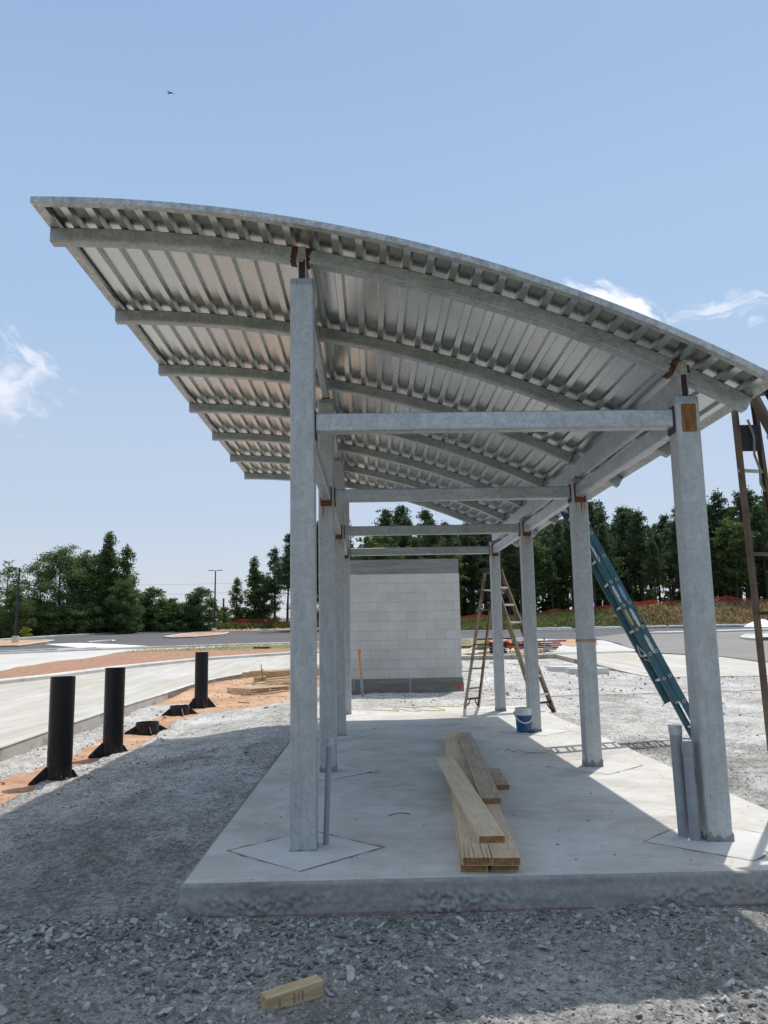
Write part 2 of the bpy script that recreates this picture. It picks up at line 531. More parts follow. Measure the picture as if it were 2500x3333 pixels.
plain('tape', (0.45, 0.47, 0.50), 0.4, 0.0, 0.25, 40)
plain('blue_line', (0.10, 0.25, 0.50), 0.6)
plain('orange_pvc', (0.60, 0.24, 0.06), 0.6)
plain('cooler_blue', (0.008, 0.07, 0.19), 0.38, 0, 0.15, 8)
plain('cooler_white', (0.58, 0.58, 0.55), 0.5, 0, 0.15, 8)
plain('yellow_cord', (0.55, 0.38, 0.10), 0.6)
plain('orange_string', (0.50, 0.31, 0.16), 0.6)
plain('dark_metal', (0.03, 0.028, 0.03), 0.5, 0.3)
plain('black_plastic', (0.016, 0.016, 0.018), 0.5)
plain('red_steel', (0.20, 0.02, 0.035), 0.5, 0.1)
plain('purple_steel', (0.10, 0.06, 0.14), 0.5, 0.1)
plain('safety_orange', (0.72, 0.10, 0.02), 0.5)
a = Mat('fence_orange', 0.6)
n = a.noise(a.vec((0.5, 0.5, 2)), 1.2, 5, 0.6)
c = a.ramp(n, [(0.3, (0.38, 0.045, 0.022)), (0.7, (0.72, 0.12, 0.05))])
a.color(c)
tp = a.n.new('ShaderNodeBsdfTransparent')
tl = a.n.new('ShaderNodeBsdfTranslucent')
a.l.new(c, tl.inputs['Color'])
m1 = a.n.new('ShaderNodeMixShader')
m1.inputs[0].default_value = 0.4
a.l.new(a.b.outputs[0], m1.inputs[1])
a.l.new(tl.outputs[0], m1.inputs[2])
m2 = a.n.new('ShaderNodeMixShader')
m2.inputs[0].default_value = 0.25
a.l.new(m1.outputs[0], m2.inputs[1])
a.l.new(tp.outputs[0], m2.inputs[2])
a.l.new(m2.outputs[0], a.n['Material Output'].inputs['Surface'])
M['fence_orange'] = a.m
plain('white_paint', (0.75, 0.76, 0.78), 0.6, 0, 0.08)
plain('pole_black', (0.014, 0.014, 0.018), 0.4)
plain('pole_wood', (0.16, 0.13, 0.11), 0.9)
plain('wire', (0.05, 0.05, 0.06), 0.6)
plain('sticker_white', (0.50, 0.53, 0.56), 0.6, 0, 0.45, 40)
plain('sticker_yellow', (0.42, 0.40, 0.14), 0.6, 0, 0.3, 30)
plain('sticker_blue', (0.22, 0.32, 0.52), 0.6, 0, 0.55, 34)
plain('aluminium', (0.60, 0.58, 0.54), 0.42, 0.6, 0.2, 20)
plain('rope_grey', (0.26, 0.24, 0.23), 0.8)
plain('red_paint', (0.65, 0.02, 0.03), 0.6)
plain('brick_red', (0.17, 0.032, 0.024), 0.8)
plain('pale_wall', (0.45, 0.47, 0.48), 0.8)
plain('silt_sock', (0.50, 0.51, 0.54), 0.8, 0, 0.3, 4)
plain('leaf_green', (0.09, 0.12, 0.03), 0.7)
plain('orange_stain', (0.40, 0.22, 0.12), 0.8)
# fibreglass ladders
a = Mat('blue_fibreglass', 0.45)
n1 = a.noise(a.vec(), 5, 5, 0.65)
n2 = a.ramp(a.noise(a.vec(), 16, 5, 0.7), [(0.66, 0.0), (0.70, 1.0)])
c = a.ramp(n1, [(0.3, (0.020, 0.085, 0.11)), (0.7, (0.045, 0.145, 0.175))])
a.color(a.mix(n2, c, (0.006, 0.012, 0.022)))
M['blue_fibreglass'] = a.m
a = Mat('dark_fibreglass', 0.5)
n1 = a.ramp(a.noise(a.vec(), 9, 6, 0.75), [(0.45, 0.0), (0.53, 1.0)])
a.color(a.mix(n1, (0.018, 0.065, 0.085), (0.005, 0.008, 0.015)))
M['dark_fibreglass'] = a.m
a = Mat('tan_fibreglass', 0.6)
n1 = a.noise(a.vec(), 3.0, 5, 0.65)
n2 = a.ramp(a.noise(a.vec((1, 1, 0.6)), 7, 5, 0.7), [(0.56, 0.0), (0.62, 1.0)])
c = a.ramp(n1, [(0.3, (0.20, 0.145, 0.085)), (0.7, (0.34, 0.265, 0.165))])
a.color(a.mix(a.math('MULTIPLY', n2, 0.75), c, (0.045, 0.038, 0.032)))
M['tan_fibreglass'] = a.m
a = Mat('brown_fibreglass', 0.6)
n1 = a.noise(a.vec(), 4.0, 5, 0.65)
a.color(a.ramp(n1, [(0.3, (0.085, 0.055, 0.035)), (0.7, (0.19, 0.14, 0.095))]))
M['brown_fibreglass'] = a.m

# block wall
a = Mat('concrete_block', 0.92)
v = a.vec()
mp = a.n.new('ShaderNodeMapping')
mp.inputs['Rotation'].default_value = (rad(90), 0, 0)
mp.inputs['Location'].default_value = (0.0, 0.0, 0.0)
a.l.new(a.tc.outputs['Object'], mp.inputs['Vector'])
br = a.n.new('ShaderNodeTexBrick')
br.offset = 0.5
br.inputs['Scale'].default_value = 1.0
br.inputs['Brick Width'].default_value = 0.4596
br.inputs['Row Height'].default_value = 0.2298
br.inputs['Mortar Size'].default_value = 0.006
br.inputs['Mortar Smooth'].default_value = 0.4
br.inputs['Color1'].default_value = (0.50, 0.485, 0.45, 1)
br.inputs['Color2'].default_value = (0.535, 0.52, 0.485, 1)
br.inputs['Mortar'].default_value = (0.42, 0.41, 0.38, 1)
a.l.new(mp.outputs[0], br.inputs['Vector'])
n2 = a.noise(v, 70, 4, 0.8)
n1 = a.noise(a.vec(), 2.0, 5, 0.6)
pits = a.ramp(a.noise(v, 38, 3, 0.7), [(0.28, 0.35), (0.36, 1.0)])
c = a.mix(0.4, br.outputs['Color'], a.ramp(n1, [(0.3, 0.38), (0.7, 0.62)]), 'OVERLAY')
c = a.mix(0.35, c, n2, 'SOFT_LIGHT')
c = a.mix(0.4, c, pits, 'MULTIPLY')
a.color(c)
h = a.math('ADD', a.math('MULTIPLY', br.outputs['Fac'], -1.2), a.math('MULTIPLY', n2, 0.35))
a.bump(h, 0.6, 0.008)
M['concrete_block'] = a.m
a = Mat('wet_concrete', 0.85)
v = a.vec((0.4, 1, 3.5))
n1 = a.noise(v, 3.0, 6, 0.7, 0.6)
n2 = a.noise(a.vec(), 24, 5, 0.7)
c = a.ramp(n1, [(0.3, (0.145, 0.142, 0.14)), (0.55, (0.225, 0.22, 0.212)), (0.78, (0.32, 0.29, 0.265))])
a.color(a.mix(0.3, c, n2, 'SOFT_LIGHT')).bump(n2, 0.3, 0.005)
M['wet_concrete'] = a.m
a = Mat('footing_concrete', 0.9)
n1 = a.noise(a.vec((0.5, 1, 3)), 2.5, 6, 0.7, 0.6)
st = a.ramp(a.noise(a.vec((5, 1, 0.4)), 1.6, 4, 0.6), [(0.62, 0.0), (0.72, 1.0)])
c = a.ramp(n1, [(0.3, (0.13, 0.12, 0.105)), (0.55, (0.21, 0.195, 0.17)), (0.75, (0.30, 0.28, 0.26))])
a.color(a.mix(a.math('MULTIPLY', st, 0.5), c, (0.50, 0.50, 0.50)))
M['footing_concrete'] = a.m

# ground and grass
a = Mat('ground_soil', 0.95)
n1 = a.noise(a.vec(), 0.25, 6, 0.65)
n2 = a.noise(a.vec(), 3, 5, 0.7)
c = a.ramp(n1, [(0.35, (0.08, 0.10, 0.03)), (0.5, (0.16, 0.15, 0.06)), (0.62, (0.36, 0.19, 0.09))])
a.color(a.mix(0.4, c, n2, 'OVERLAY')).bump(n2, 0.5, 0.05)
M['ground_soil'] = a.m
a = Mat('bank_grass', 0.95)
n1 = a.noise(a.vec((0.5, 1, 1)), 0.16, 4, 0.6, 0.4)
n2 = a.noise(a.vec(), 2.5, 6, 0.75)
n3 = a.noise(a.vec((1, 1, 0.4)), 9, 5, 0.8)
spx = a.n.new('ShaderNodeSeparateXYZ')
a.l.new(a.tc.outputs['Object'], spx.inputs[0])
dry = a.math('ADD', a.math('MULTIPLY', a.math('SUBTRACT', spx.outputs[0], 30.0), 0.055), n1)
g = a.ramp(n2, [(0.3, (0.035, 0.055, 0.014)), (0.5, (0.075, 0.105, 0.028)), (0.75, (0.16, 0.17, 0.055))])
d = a.ramp(n2, [(0.3, (0.15, 0.105, 0.045)), (0.5, (0.27, 0.19, 0.085)), (0.75, (0.40, 0.29, 0.15))])
c = a.mix(a.ramp(dry, [(0.45, 0.0), (0.95, 1.0)]), g, d)
c = a.mix(0.5, c, a.ramp(n3, [(0.3, 0.2), (0.7, 0.8)]), 'OVERLAY')
a.color(c).bump(n3, 0.8, 0.15)
M['bank_grass'] = a.m


def foliage(name, lo, mid, hi, trans=0.25, sc=0.7):
    a = Mat(name, 0.6, 0, 0.3)
    g = a.n.new('ShaderNodeNewGeometry')
    n = a.noise(a.vec(), sc, 3, 0.6)
    f = a.math('ADD', a.math('MULTIPLY', n, 0.75), a.math('MULTIPLY', g.outputs['Random Per Island'], 0.30))
    c = a.ramp(f, [(0.35, lo), (0.52, mid), (0.72, hi)])
    a.color(c)
    t = a.n.new('ShaderNodeBsdfTranslucent')
    a.l.new(c, t.inputs['Color'])
    ms = a.n.new('ShaderNodeMixShader')
    ms.inputs[0].default_value = trans
    a.l.new(a.b.outputs[0], ms.inputs[1])
    a.l.new(t.outputs[0], ms.inputs[2])
    a.l.new(ms.outputs[0], a.n['Material Output'].inputs['Surface'])
    M[name] = a.m


foliage('pine_needles', (0.026, 0.050, 0.025), (0.054, 0.092, 0.040), (0.11, 0.155, 0.058), 0.40)
foliage('broad_leaves', (0.050, 0.090, 0.034), (0.098, 0.155, 0.054), (0.18, 0.245, 0.085), 0.48)
foliage('light_leaves', (0.045, 0.080, 0.024), (0.09, 0.145, 0.042), (0.16, 0.22, 0.065), 0.45)
foliage('sunlit_leaves', (0.10, 0.14, 0.02), (0.26, 0.30, 0.04), (0.48, 0.48, 0.08), 0.4)  # yellow of sun shining through is put into the leaf colour
foliage('dry_grass', (0.22, 0.155, 0.075), (0.36, 0.26, 0.14), (0.50, 0.38, 0.22), 0.4)
foliage('green_grass', (0.075, 0.10, 0.03), (0.14, 0.17, 0.055), (0.24, 0.25, 0.09), 0.4)
plain('bark', (0.050, 0.040, 0.034), 0.9, 0, 0.4, 6)


# ------------------------------------------------------------------ mesh helpers
def tag(o, label=None, cat=None, group=None, kind=None):
    if label: o['label'] = label
    if cat: o['category'] = cat
    if group: o['group'] = group
    if kind: o['kind'] = kind
    return o


def root(name, loc, label, cat, group=None):
    o = bpy.data.objects.new(name, None)
    o.empty_display_size = 0.2
    C.objects.link(o)
    o.location = loc
    return tag(o, label, cat, group)


def link(name, me, mat, parent=None, loc=None, smooth=None):
    if mat is not None:
        for mm in (mat if isinstance(mat, (list, tuple)) else [mat]):
            me.materials.append(M[mm])
    if smooth is not None:
        me.polygons.foreach_set('use_smooth', [True] * len(me.polygons))
        me.set_sharp_from_angle(angle=rad(smooth))
    o = bpy.data.objects.new(name, me)
    C.objects.link(o)
    if parent is not None:
        o.parent = parent
    if loc is not None:
        o.location = loc
    return o


def wloc(o):
    v = Vector((0, 0, 0))
    while o is not None:
        v = v + Vector(o.location)
        o = o.parent
    return v


def np_mesh(name, V, F):
    """V (N,3), F (M,k) all same k, or a list of arrays"""
    me = bpy.data.meshes.new(name)
    Fs = F if isinstance(F, list) else [F]
    Fs = [np.asarray(f, dtype=np.int32) for f in Fs if len(f)]
    V = np.asarray(V, dtype=np.float32)
    me.vertices.add(len(V))
    me.vertices.foreach_set('co', V.ravel())
    nl = sum(f.size for f in Fs)
    npoly = sum(len(f) for f in Fs)
    me.loops.add(nl)
    me.polygons.add(npoly)
    me.loops.foreach_set('vertex_index', np.concatenate([f.ravel() for f in Fs]))
    starts, tot, s = [], [], 0
    for f in Fs:
        k = f.shape[1]
        starts.append(s + np.arange(len(f)) * k)
        s += f.size
    me.polygons.foreach_set('loop_start', np.concatenate(starts).astype(np.int32))
    me.update(calc_edges=True)
    me.validate()
    return me


class MB:
    def __init__(s):
        s.v, s.f, s.mi = [], [], []
        s.cur = 0
        s.wn = False

    def add(s, vs, fs):
        b = len(s.v)
        s.v.extend([Vector(p) for p in vs])
        s.f.extend([[i + b for i in f] for f in fs])
        s.mi.extend([s.cur] * len(fs))
        return s

    def box(s, c, size, rz=0.0, rx=0.0, ry=0.0):
        m = Matrix.Rotation(rz, 3, 'Z') @ Matrix.Rotation(ry, 3, 'Y') @ Matrix.Rotation(rx, 3, 'X')
        c = Vector(c)
        vs = [c + m @ Vector((x * size[0] / 2, y * size[1] / 2, z * size[2] / 2)) for z in (-1, 1) for y in (-1, 1) for x in (-1, 1)]
        return s.add(vs, [(0, 2, 3, 1), (4, 5, 7, 6), (0, 1, 5, 4), (2, 6, 7, 3), (0, 4, 6, 2), (1, 3, 7, 5)])

    @staticmethod
    def section(w, h, r, n=3):
        pts = []
        if r <= 0:
            return [(-w / 2, -h / 2), (w / 2, -h / 2), (w / 2, h / 2), (-w / 2, h / 2)]
        for (cx, cy, a0) in ((w / 2 - r, -h / 2 + r, -90), (w / 2 - r, h / 2 - r, 0), (-w / 2 + r, h / 2 - r, 90), (-w / 2 + r, -h / 2 + r, 180)):
            for i in range(n + 1):
                t = rad(a0 + 90 * i / n)
                pts.append((cx + r * math.cos(t), cy + r * math.sin(t)))
        return pts

    def sweep(s, pts, frames, sec, caps=True, closed=False):
        n = len(sec)
        vs, fs = [], []
        for p, (a, b) in zip(pts, frames):
            vs += [Vector(p) + a * x + b * y for x, y in sec]
        m = len(pts)
        for i in range(m - 1 + (1 if closed else 0)):
            j = (i + 1) % m
            for k in range(n):
                k2 = (k + 1) % n
                fs.append((i * n + k, i * n + k2, j * n + k2, j * n + k))
        if caps and not closed:
            fs.append(tuple(reversed(range(n))))
            fs.append(tuple((m - 1) * n + k for k in range(n)))
        return s.add(vs, fs)

    def beam(s, p0, p1, w, h, up=(0, 0, 1), r=0.0, n=3):
        p0, p1 = Vector(p0), Vector(p1)
        d = (p1 - p0).normalized()
        up = Vector(up)
        a = d.cross(up).normalized()
        b = a.cross(d).normalized()
        s.wn = s.wn or r > 0
        return s.sweep([p0, p1], [(a, b)] * 2, s.section(w, h, r, n))

    def cyl(s, p0, p1, r0, r1=None, seg=16, caps=True):
        r1 = r0 if r1 is None else r1
        p0, p1 = Vector(p0), Vector(p1)
        d = (p1 - p0).normalized()
        a = d.orthogonal().normalized()
        b = d.cross(a)
        vs = []
        for p, r in ((p0, r0), (p1, r1)):
            for i in range(seg):
                t = 2 * math.pi * i / seg
                vs.append(p + (a * math.cos(t) + b * math.sin(t)) * r)
        fs = [(i, (i + 1) % seg, seg + (i + 1) % seg, seg + i) for i in range(seg)]
        if caps:
            fs += [tuple(reversed(range(seg))), tuple(range(seg, 2 * seg))]
        return s.add(vs, fs)

    def lathe(s, c, prof, seg=24):
        """prof list of (r,z); open or closed at r=0"""
        c = Vector(c)
        vs, fs = [], []
        for r, z in prof:
            for i in range(seg):
                t = 2 * math.pi * i / seg
                vs.append(c + Vector((r * math.cos(t), r * math.sin(t), z)))
        for j in range(len(prof) - 1):
            for i in range(seg):
                i2 = (i + 1) % seg
                fs.append((j * seg + i, j * seg + i2, (j + 1) * seg + i2, (j + 1) * seg + i))
        return s.add(vs, fs)

    def path(s, pts, r, seg=6, up=(0, 0, 1)):
        pts = [Vector(p) for p in pts]
        fr = []
        for i in range(len(pts)):
            d = (pts[min(i + 1, len(pts) - 1)] - pts[max(i - 1, 0)]).normalized()
            u = Vector(up)
            if abs(d.dot(u)) > 0.95:
                u = Vector((1, 0, 0))
            a = d.cross(u).normalized()
            fr.append((a, a.cross(d).normalized()))
        sec = [(r * math.cos(2 * math.pi * i / seg), r * math.sin(2 * math.pi * i / seg)) for i in range(seg)]
        return s.sweep(pts, fr, sec)

    def prism(s, poly, p0, d):
        """poly = list of world points, extruded by vector d"""
        d = Vector(d)
        n = len(poly)
        vs = [Vector(p) for p in poly] + [Vector(p) + d for p in poly]
        fs = [tuple(reversed(range(n))), tuple(range(n, 2 * n))] + [(i, (i + 1) % n, n + (i + 1) % n, n + i) for i in range(n)]
        return s.add(vs, fs)

    def build(s, name, mat, parent=None, loc=None, smooth=35):
        """vertices are world coordinates; the object's origin becomes loc (default: the parent's place)"""
        base = Vector(loc) if loc is not None else (wloc(parent) if parent is not None else Vector((0, 0, 0)))
        me = bpy.data.meshes.new(name)
        me.from_pydata([tuple(v - base) for v in s.v], [], s.f)
        me.update()
        bm = bmesh.new()
        bm.from_mesh(me)
        bmesh.ops.recalc_face_normals(bm, faces=bm.faces)
        bm.to_mesh(me)
        bm.free()
        if any(s.mi):
            me.polygons.foreach_set('material_index', s.mi)
        o = link(name, me, mat, parent, smooth=smooth)
        if s.wn and smooth is not None:
            wm = o.modifiers.new('normals', 'WEIGHTED_NORMAL')
            wm.keep_sharp = True
            wm.weight = 80
        o.location = base - wloc(parent) if parent is not None else base
        return o


def copy_tree(o, parent=None):
    c = o.copy()
    C.objects.link(c)
    c.parent = parent
    for ch in [x for x in bpy.data.objects if x.parent == o]:
        copy_tree(ch, c)
    return c


def sstep(x, a, b):
    t = np.clip((x - a) / (b - a), 0, 1)
    return t * t * (3 - 2 * t)


def vnoise(X, Y, freq, seed, octs=4):
    """value noise, vectorised"""
    out = np.zeros_like(X, dtype=float)
    amp, tot = 1.0, 0.0
    for o in range(octs):
        x = X * freq + seed * 13.7
        y = Y * freq + seed * 7.3
        xi, yi = np.floor(x).astype(np.int64), np.floor(y).astype(np.int64)
        fx, fy = x - xi, y - yi
        fx, fy = fx * fx * (3 - 2 * fx), fy * fy * (3 - 2 * fy)

        def h(i, j):
            k = (i * 374761393 + j * 668265263 + (seed + o) * 144665) & 0x7fffffff
            k = (k ^ (k >> 13)) * 1274126177 & 0x7fffffff
            return ((k ^ (k >> 16)) & 0xffff) / 65535.0
        v = (h(xi, yi) * (1 - fx) + h(xi + 1, yi) * fx) * (1 - fy) + (h(xi, yi + 1) * (1 - fx) + h(xi + 1, yi + 1) * fx) * fy
        out += (v - 0.5) * amp
        tot += amp
        amp *= 0.5
        freq *= 2.03
    return out / tot * 2


def P(y):
    """base profile of the site: level round the shelter, then a gentle rise"""
    return -0.2 + 0.027 * np.clip(np.asarray(y, float) - 16, 0, 76)


def PAD(x, y):
    x, y = np.asarray(x, float), np.asarray(y, float)
    return P(y) + 0.155 * sstep(y, -0.9, 1.6) * sstep(x, -2.8, -1.0) * (1 - sstep(y, 18, 26))


# ================================================================== GROUND
def lines(segs):
    """[(start, end, step), ...] -> sorted coordinates"""
    out = []
    for a, b, s in segs:
        n = max(1, int(round((b - a) / s)))
        out.append(np.linspace(a, b, n, endpoint=False))
    out.append(np.array([segs[-1][1]]))
    return np.concatenate(out)


def grid(name, xs, ys, zf, mat, smooth=None):
    X, Y = np.meshgrid(xs, ys)
    Z = zf(X, Y)
    V = np.stack([X, Y, Z], -1).reshape(-1, 3)
    nx, ny = len(xs), len(ys)
    i = np.arange(ny - 1)[:, None] * nx + np.arange(nx - 1)[None]
    F = np.stack([i, i + 1, i + nx + 1, i + nx], -1).reshape(-1, 4)
    me = np_mesh(name, V, F)
    me.polygons.foreach_set('use_smooth', [True] * len(me.polygons))
    return link(name, me, mat)


g = grid('ground', lines([(-900, -100, 60), (-100, 110, 5), (110, 900, 60)]), lines([(-300, -10, 20), (-10, 100, 3), (100, 1500, 60)]),
         lambda X, Y: P(Y) - 0.12 + 0 * X, 'ground_soil')
tag(g, kind='structure')


def clay_z(X, Y):
    z = P(Y) + 0.035 * vnoise(X, Y, 0.9, 3) + 0.02 * vnoise(X, Y, 5.0, 5)
    z = z + 0.10 * sstep(Y, 14, 19) * (1 - sstep(X, -4.4, -3.2)) - 0.03 * (1 - sstep(Y, 8, 14))
    return z


g = grid('clay_ground', lines([(-9, -5.2, 0.3), (-5.2, -2, 0.05), (-2, 1.5, 0.12)]), lines([(-6, 1, 0.15), (1, 22, 0.07), (22, 36, 0.2)]), clay_z, 'red_clay')
tag(g, kind='structure')


def gravel_mask(X, Y):
    xb = -3.25 + 0.12 * np.sin(Y * 1.1) + 2.0 * sstep(Y, 11.9, 13.4) + 0.5 * sstep(Y, 16, 22)
    s = X - xb
    strip = 0.42 - np.abs(X + 4.32) - 2.0 * sstep(Y, 11.5, 13.0)
    patch = 0.75 - np.sqrt(((X + 4.35) / 0.85) ** 2 + ((Y - 13.2) / 2.0) ** 2)
    s = np.maximum(s, np.maximum(strip * 0.6, patch))
    return s + 0.22 * vnoise(X, Y, 2.2, 11) + 0.08 * vnoise(X, Y, 9, 12)


def gravel_z(X, Y):
    near = 1 - sstep(Y, 2, 9)
    z = PAD(X, Y) + 0.018 + 0.022 * vnoise(X, Y, 0.8, 21) + 0.010 * vnoise(X, Y, 4, 22)
    z = z + near * (0.014 * vnoise(X, Y, 14, 23, 3)) + (1 - near) * 0.014 * vnoise(X, Y, 6, 24)
    z = z - 0.13 * (1 - sstep(gravel_mask(X, Y), -0.12, 0.12))
    # loose heap along the foot of the block wall and a rut in front of the slab
    z = z + 0.06 * np.exp(-((Y - 13.75) / 0.35) ** 2) * sstep(X, -0.2, 0.6) * (1 - sstep(X, 2.7, 3.6))
    inslab = (X > -0.66) & (X < 3.55) & (Y > -0.64) & (Y < 10.3)
    return np.where(inslab, np.minimum(z, -0.07), z)


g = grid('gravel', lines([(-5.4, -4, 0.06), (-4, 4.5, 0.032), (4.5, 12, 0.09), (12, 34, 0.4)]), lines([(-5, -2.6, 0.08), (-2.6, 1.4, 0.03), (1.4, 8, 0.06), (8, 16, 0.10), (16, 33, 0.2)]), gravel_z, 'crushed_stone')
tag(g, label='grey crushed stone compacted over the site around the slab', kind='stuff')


def poly_slab(name, poly, off, mat, side=None, thick=0.35, step=2.0, zf=None, edge_step=None, parent=None, jitter=0.0):
    """flat paved area following the ground: a top sheet with real edges"""
    zf = zf or (lambda x, y: P(y) + off)
    pts = []
    es = edge_step or step
    n = len(poly)
    for i in range(n):
        a, b = Vector(poly[i]), Vector(poly[(i + 1) % n])
        k = max(1, int((b - a).length / es))
        for j in range(k):
            pts.append(a.lerp(b, j / k))
    nb = len(pts)
    xs = [p.x for p in pts]
    ys = [p.y for p in pts]
    x = min(xs) + step / 2
    inner = []
    from mathutils.geometry import intersect_point_line
    while x < max(xs):
        y = min(ys) + step / 2
        while y < max(ys):
            # inside test
            c = False
            j = nb - 1
            for i in range(nb):
                if (pts[i].y > y) != (pts[j].y > y) and x < (pts[j].x - pts[i].x) * (y - pts[i].y) / (pts[j].y - pts[i].y) + pts[i].x:
                    c = not c
                j = i
            if c and min((p.x - x) ** 2 + (p.y - y) ** 2 for p in pts) > (es * 0.4) ** 2:
                inner.append(Vector((x, y)))
            y += step
        x += step
    vs, es_, fs, *_ = delaunay_2d_cdt(pts + inner, [], [list(range(nb))], 1, 1e-5)
    V = [(v.x, v.y, float(zf(v.x, v.y))) for v in vs]
    F = [list(f) for f in fs]
    MI = [0] * len(F)
    cnt = {}
    for f in F:
        for i in range(len(f)):
            e = (f[i], f[(i + 1) % len(f)])
            cnt[e] = cnt.get(e, 0) + 1
    nv = len(V)
    V += [(v[0], v[1], v[2] - thick) for v in V]
    bd = [e for e in cnt if (e[1], e[0]) not in cnt]
    for a, b in bd:
        F.append([b, a, a + nv, b + nv])
        MI.append(1 if side else 0)
    me = bpy.data.meshes.new(name)
    me.from_pydata(V, [], F)
    me.update()
    o = link(name, me, [mat, side] if side else mat)
    me.polygons.foreach_set('material_index', MI)
    return tag(o, kind='structure')


NR = [(-4.30, -6), (-4.36, 0), (-4.51, 5.58), (-4.65, 8.0), (-4.76, 10.7), (-4.83, 13.0), (-4.86, 15.8), (-4.75, 18.3), (-4.45, 20.3), (-3.75, 22.7), (-2.6, 24.9), (-0.9, 27.2), (1.4, 29.2), (3.6, 30.3), (6.4, 30.5), (8.65, 30.6), (12.3, 30.8)]
FR = [(12.8, 35.5), (6, 37.5), (0, 37.3), (-3.53, 34.5), (-6.78, 31.0), (-8.98, 25.9), (-10.06, 21.79), (-11.03, 19.3), (-15, 11), (-17, 2), (-18, -6)]
poly_slab('near_road', NR + FR, 0.2, 'road_concrete', 'kerb_side_concrete', 0.42, 1.6)


def strip(name, line, w, off, mat, side, height=0.15, closed=False, side_sign=1, cat=None, label=None, zf=None, thick=None):
    """raised kerb running along a line; w = width to one side"""
    pts = []
    n = len(line)
    for i in range(n - (0 if closed else 1)):
        a, b = Vector(line[i]), Vector(line[(i + 1) % n])
        k = max(1, int((b - a).length / 1.2))
        for j in range(k):
            pts.append(a.lerp(b, j / k))
    if not closed:
        pts.append(Vector(line[-1]))
    V, F = [], []
    m = len(pts)
    for i, p in enumerate(pts):
        q0 = pts[(i - 1) % m] if (closed or i > 0) else p
        q1 = pts[(i + 1) % m] if (closed or i < m - 1) else p
        d = (q1 - q0).normalized()
        nn = Vector((-d.y, d.x)) * w * side_sign
        z = float((zf or (lambda x, y: P(y)))(p.x, p.y)) + off
        r = min(0.03, height * 0.3)
        h = height
        for fx, zz in ((0, z - 0.15), (0.0, z + h - r), (r / w, z + h), (1 - r / w, z + h), (1, z + h - r), (1, z - 0.15)):
            V.append((p.x + nn.x * fx, p.y + nn.y * fx, zz))
    k = 6
    for i in range(m - (0 if closed else 1)):
        j = (i + 1) % m
        for q in range(k - 1):
            F.append((i * k + q, j * k + q, j * k + q + 1, i * k + q + 1))
    if not closed:
        F.append(tuple(range(k)))
        F.append(tuple((m - 1) * k + q for q in range(k)))
    me = bpy.data.meshes.new(name)
    me.from_pydata(V, [], F)
    me.update()
    bm = bmesh.new()
    bm.from_mesh(me)
    bmesh.ops.recalc_face_normals(bm, faces=bm.faces)
    bm.to_mesh(me)
    bm.free()
    o = link(name, me, mat)
    return tag(o, kind='structure')


strip('kerb', NR[:7], 0.13, 0.2, 'pale_concrete', None, 0.012, side_sign=1)
strip('kerb', NR[6:13], 0.16, 0.2, 'kerb_concrete', None, 0.010, side_sign=1)
# the outer vertical face of the kerb beside the ditch
strip('kerb', [(x + 0.004, y) for x, y in NR[:7]], 0.02, -0.10, 'clean_kerb_side', None, 0.305, side_sign=-1)
strip('kerb', list(reversed(FR[2:])), 0.45, 0.2, 'kerb_concrete', None, 0.13, side_sign=1)

BM = [(-18.5, -6), (-17.4, 2), (-15.4, 11), (-11.45, 19.5), (-10.4, 22.0), (-9.3, 26.1), (-7.1, 31.4), (-3.7, 35.0), (0, 37.9), (6, 38.1), (10, 37.5), (10.5, 46.5), (3, 46.3), (-4.7, 45.67), (-12.01, 40.01), (-13.02, 37.37), (-12.69, 33.03), (-13.42, 30.43), (-13.3, 24.86), (-22, 22), (-45, 16), (-45, -6)]


def med_z(x, y):
    return P(y) + 0.31 + 0.05 * float(mnoise.noise(Vector((x * 0.5, y * 0.5, 1.3)))) + 0.03 * float(mnoise.noise(Vector((x * 2.1, y * 2.1, 4.3))))


poly_slab('median_strip', BM, 0, 'median_clay', None, 0.4, 0.7, zf=med_z, edge_step=0.7)
poly_slab('far_road', [(-60, 12), (-45, 16), (-22, 22), (-13.3, 24.86), (-13.42, 30.43), (-12.69, 33.03), (-13.02, 37.37), (-12.01, 40.01), (-4.7, 45.67), (3, 46.3), (10.5, 46.5), (11, 48.6), (-4.99, 48.6), (-13.43, 45.19), (-16.66, 43.3), (-20.37, 40.39), (-45, 35), (-75, 30)], 0.215, 'pale_concrete', None, 0.3, 3.0)
LOT = [(-75, 30), (-45, 35), (-20.37, 40.39), (-16.66, 43.3), (-13.43, 45.19), (-4.99, 48.6), (11, 48.6), (14.52, 41.25), (12.84, 32.56), (12.46, 31.4), (14.38, 26.7), (14.26, 23.15), (22, 17.5), (60, 12), (90, 40), (60, 71.5), (38, 71.8), (31.6, 72.8), (21.8, 70.5), (14.7, 69), (2.35, 71.9), (-4, 80), (-6, 98), (-23, 98), (-30, 92), (-33.5, 82), (-34, 70), (-45, 60), (-75, 52)]
poly_slab('parking_lot', LOT, 0.205, 'asphalt', None, 0.3, 3.5)
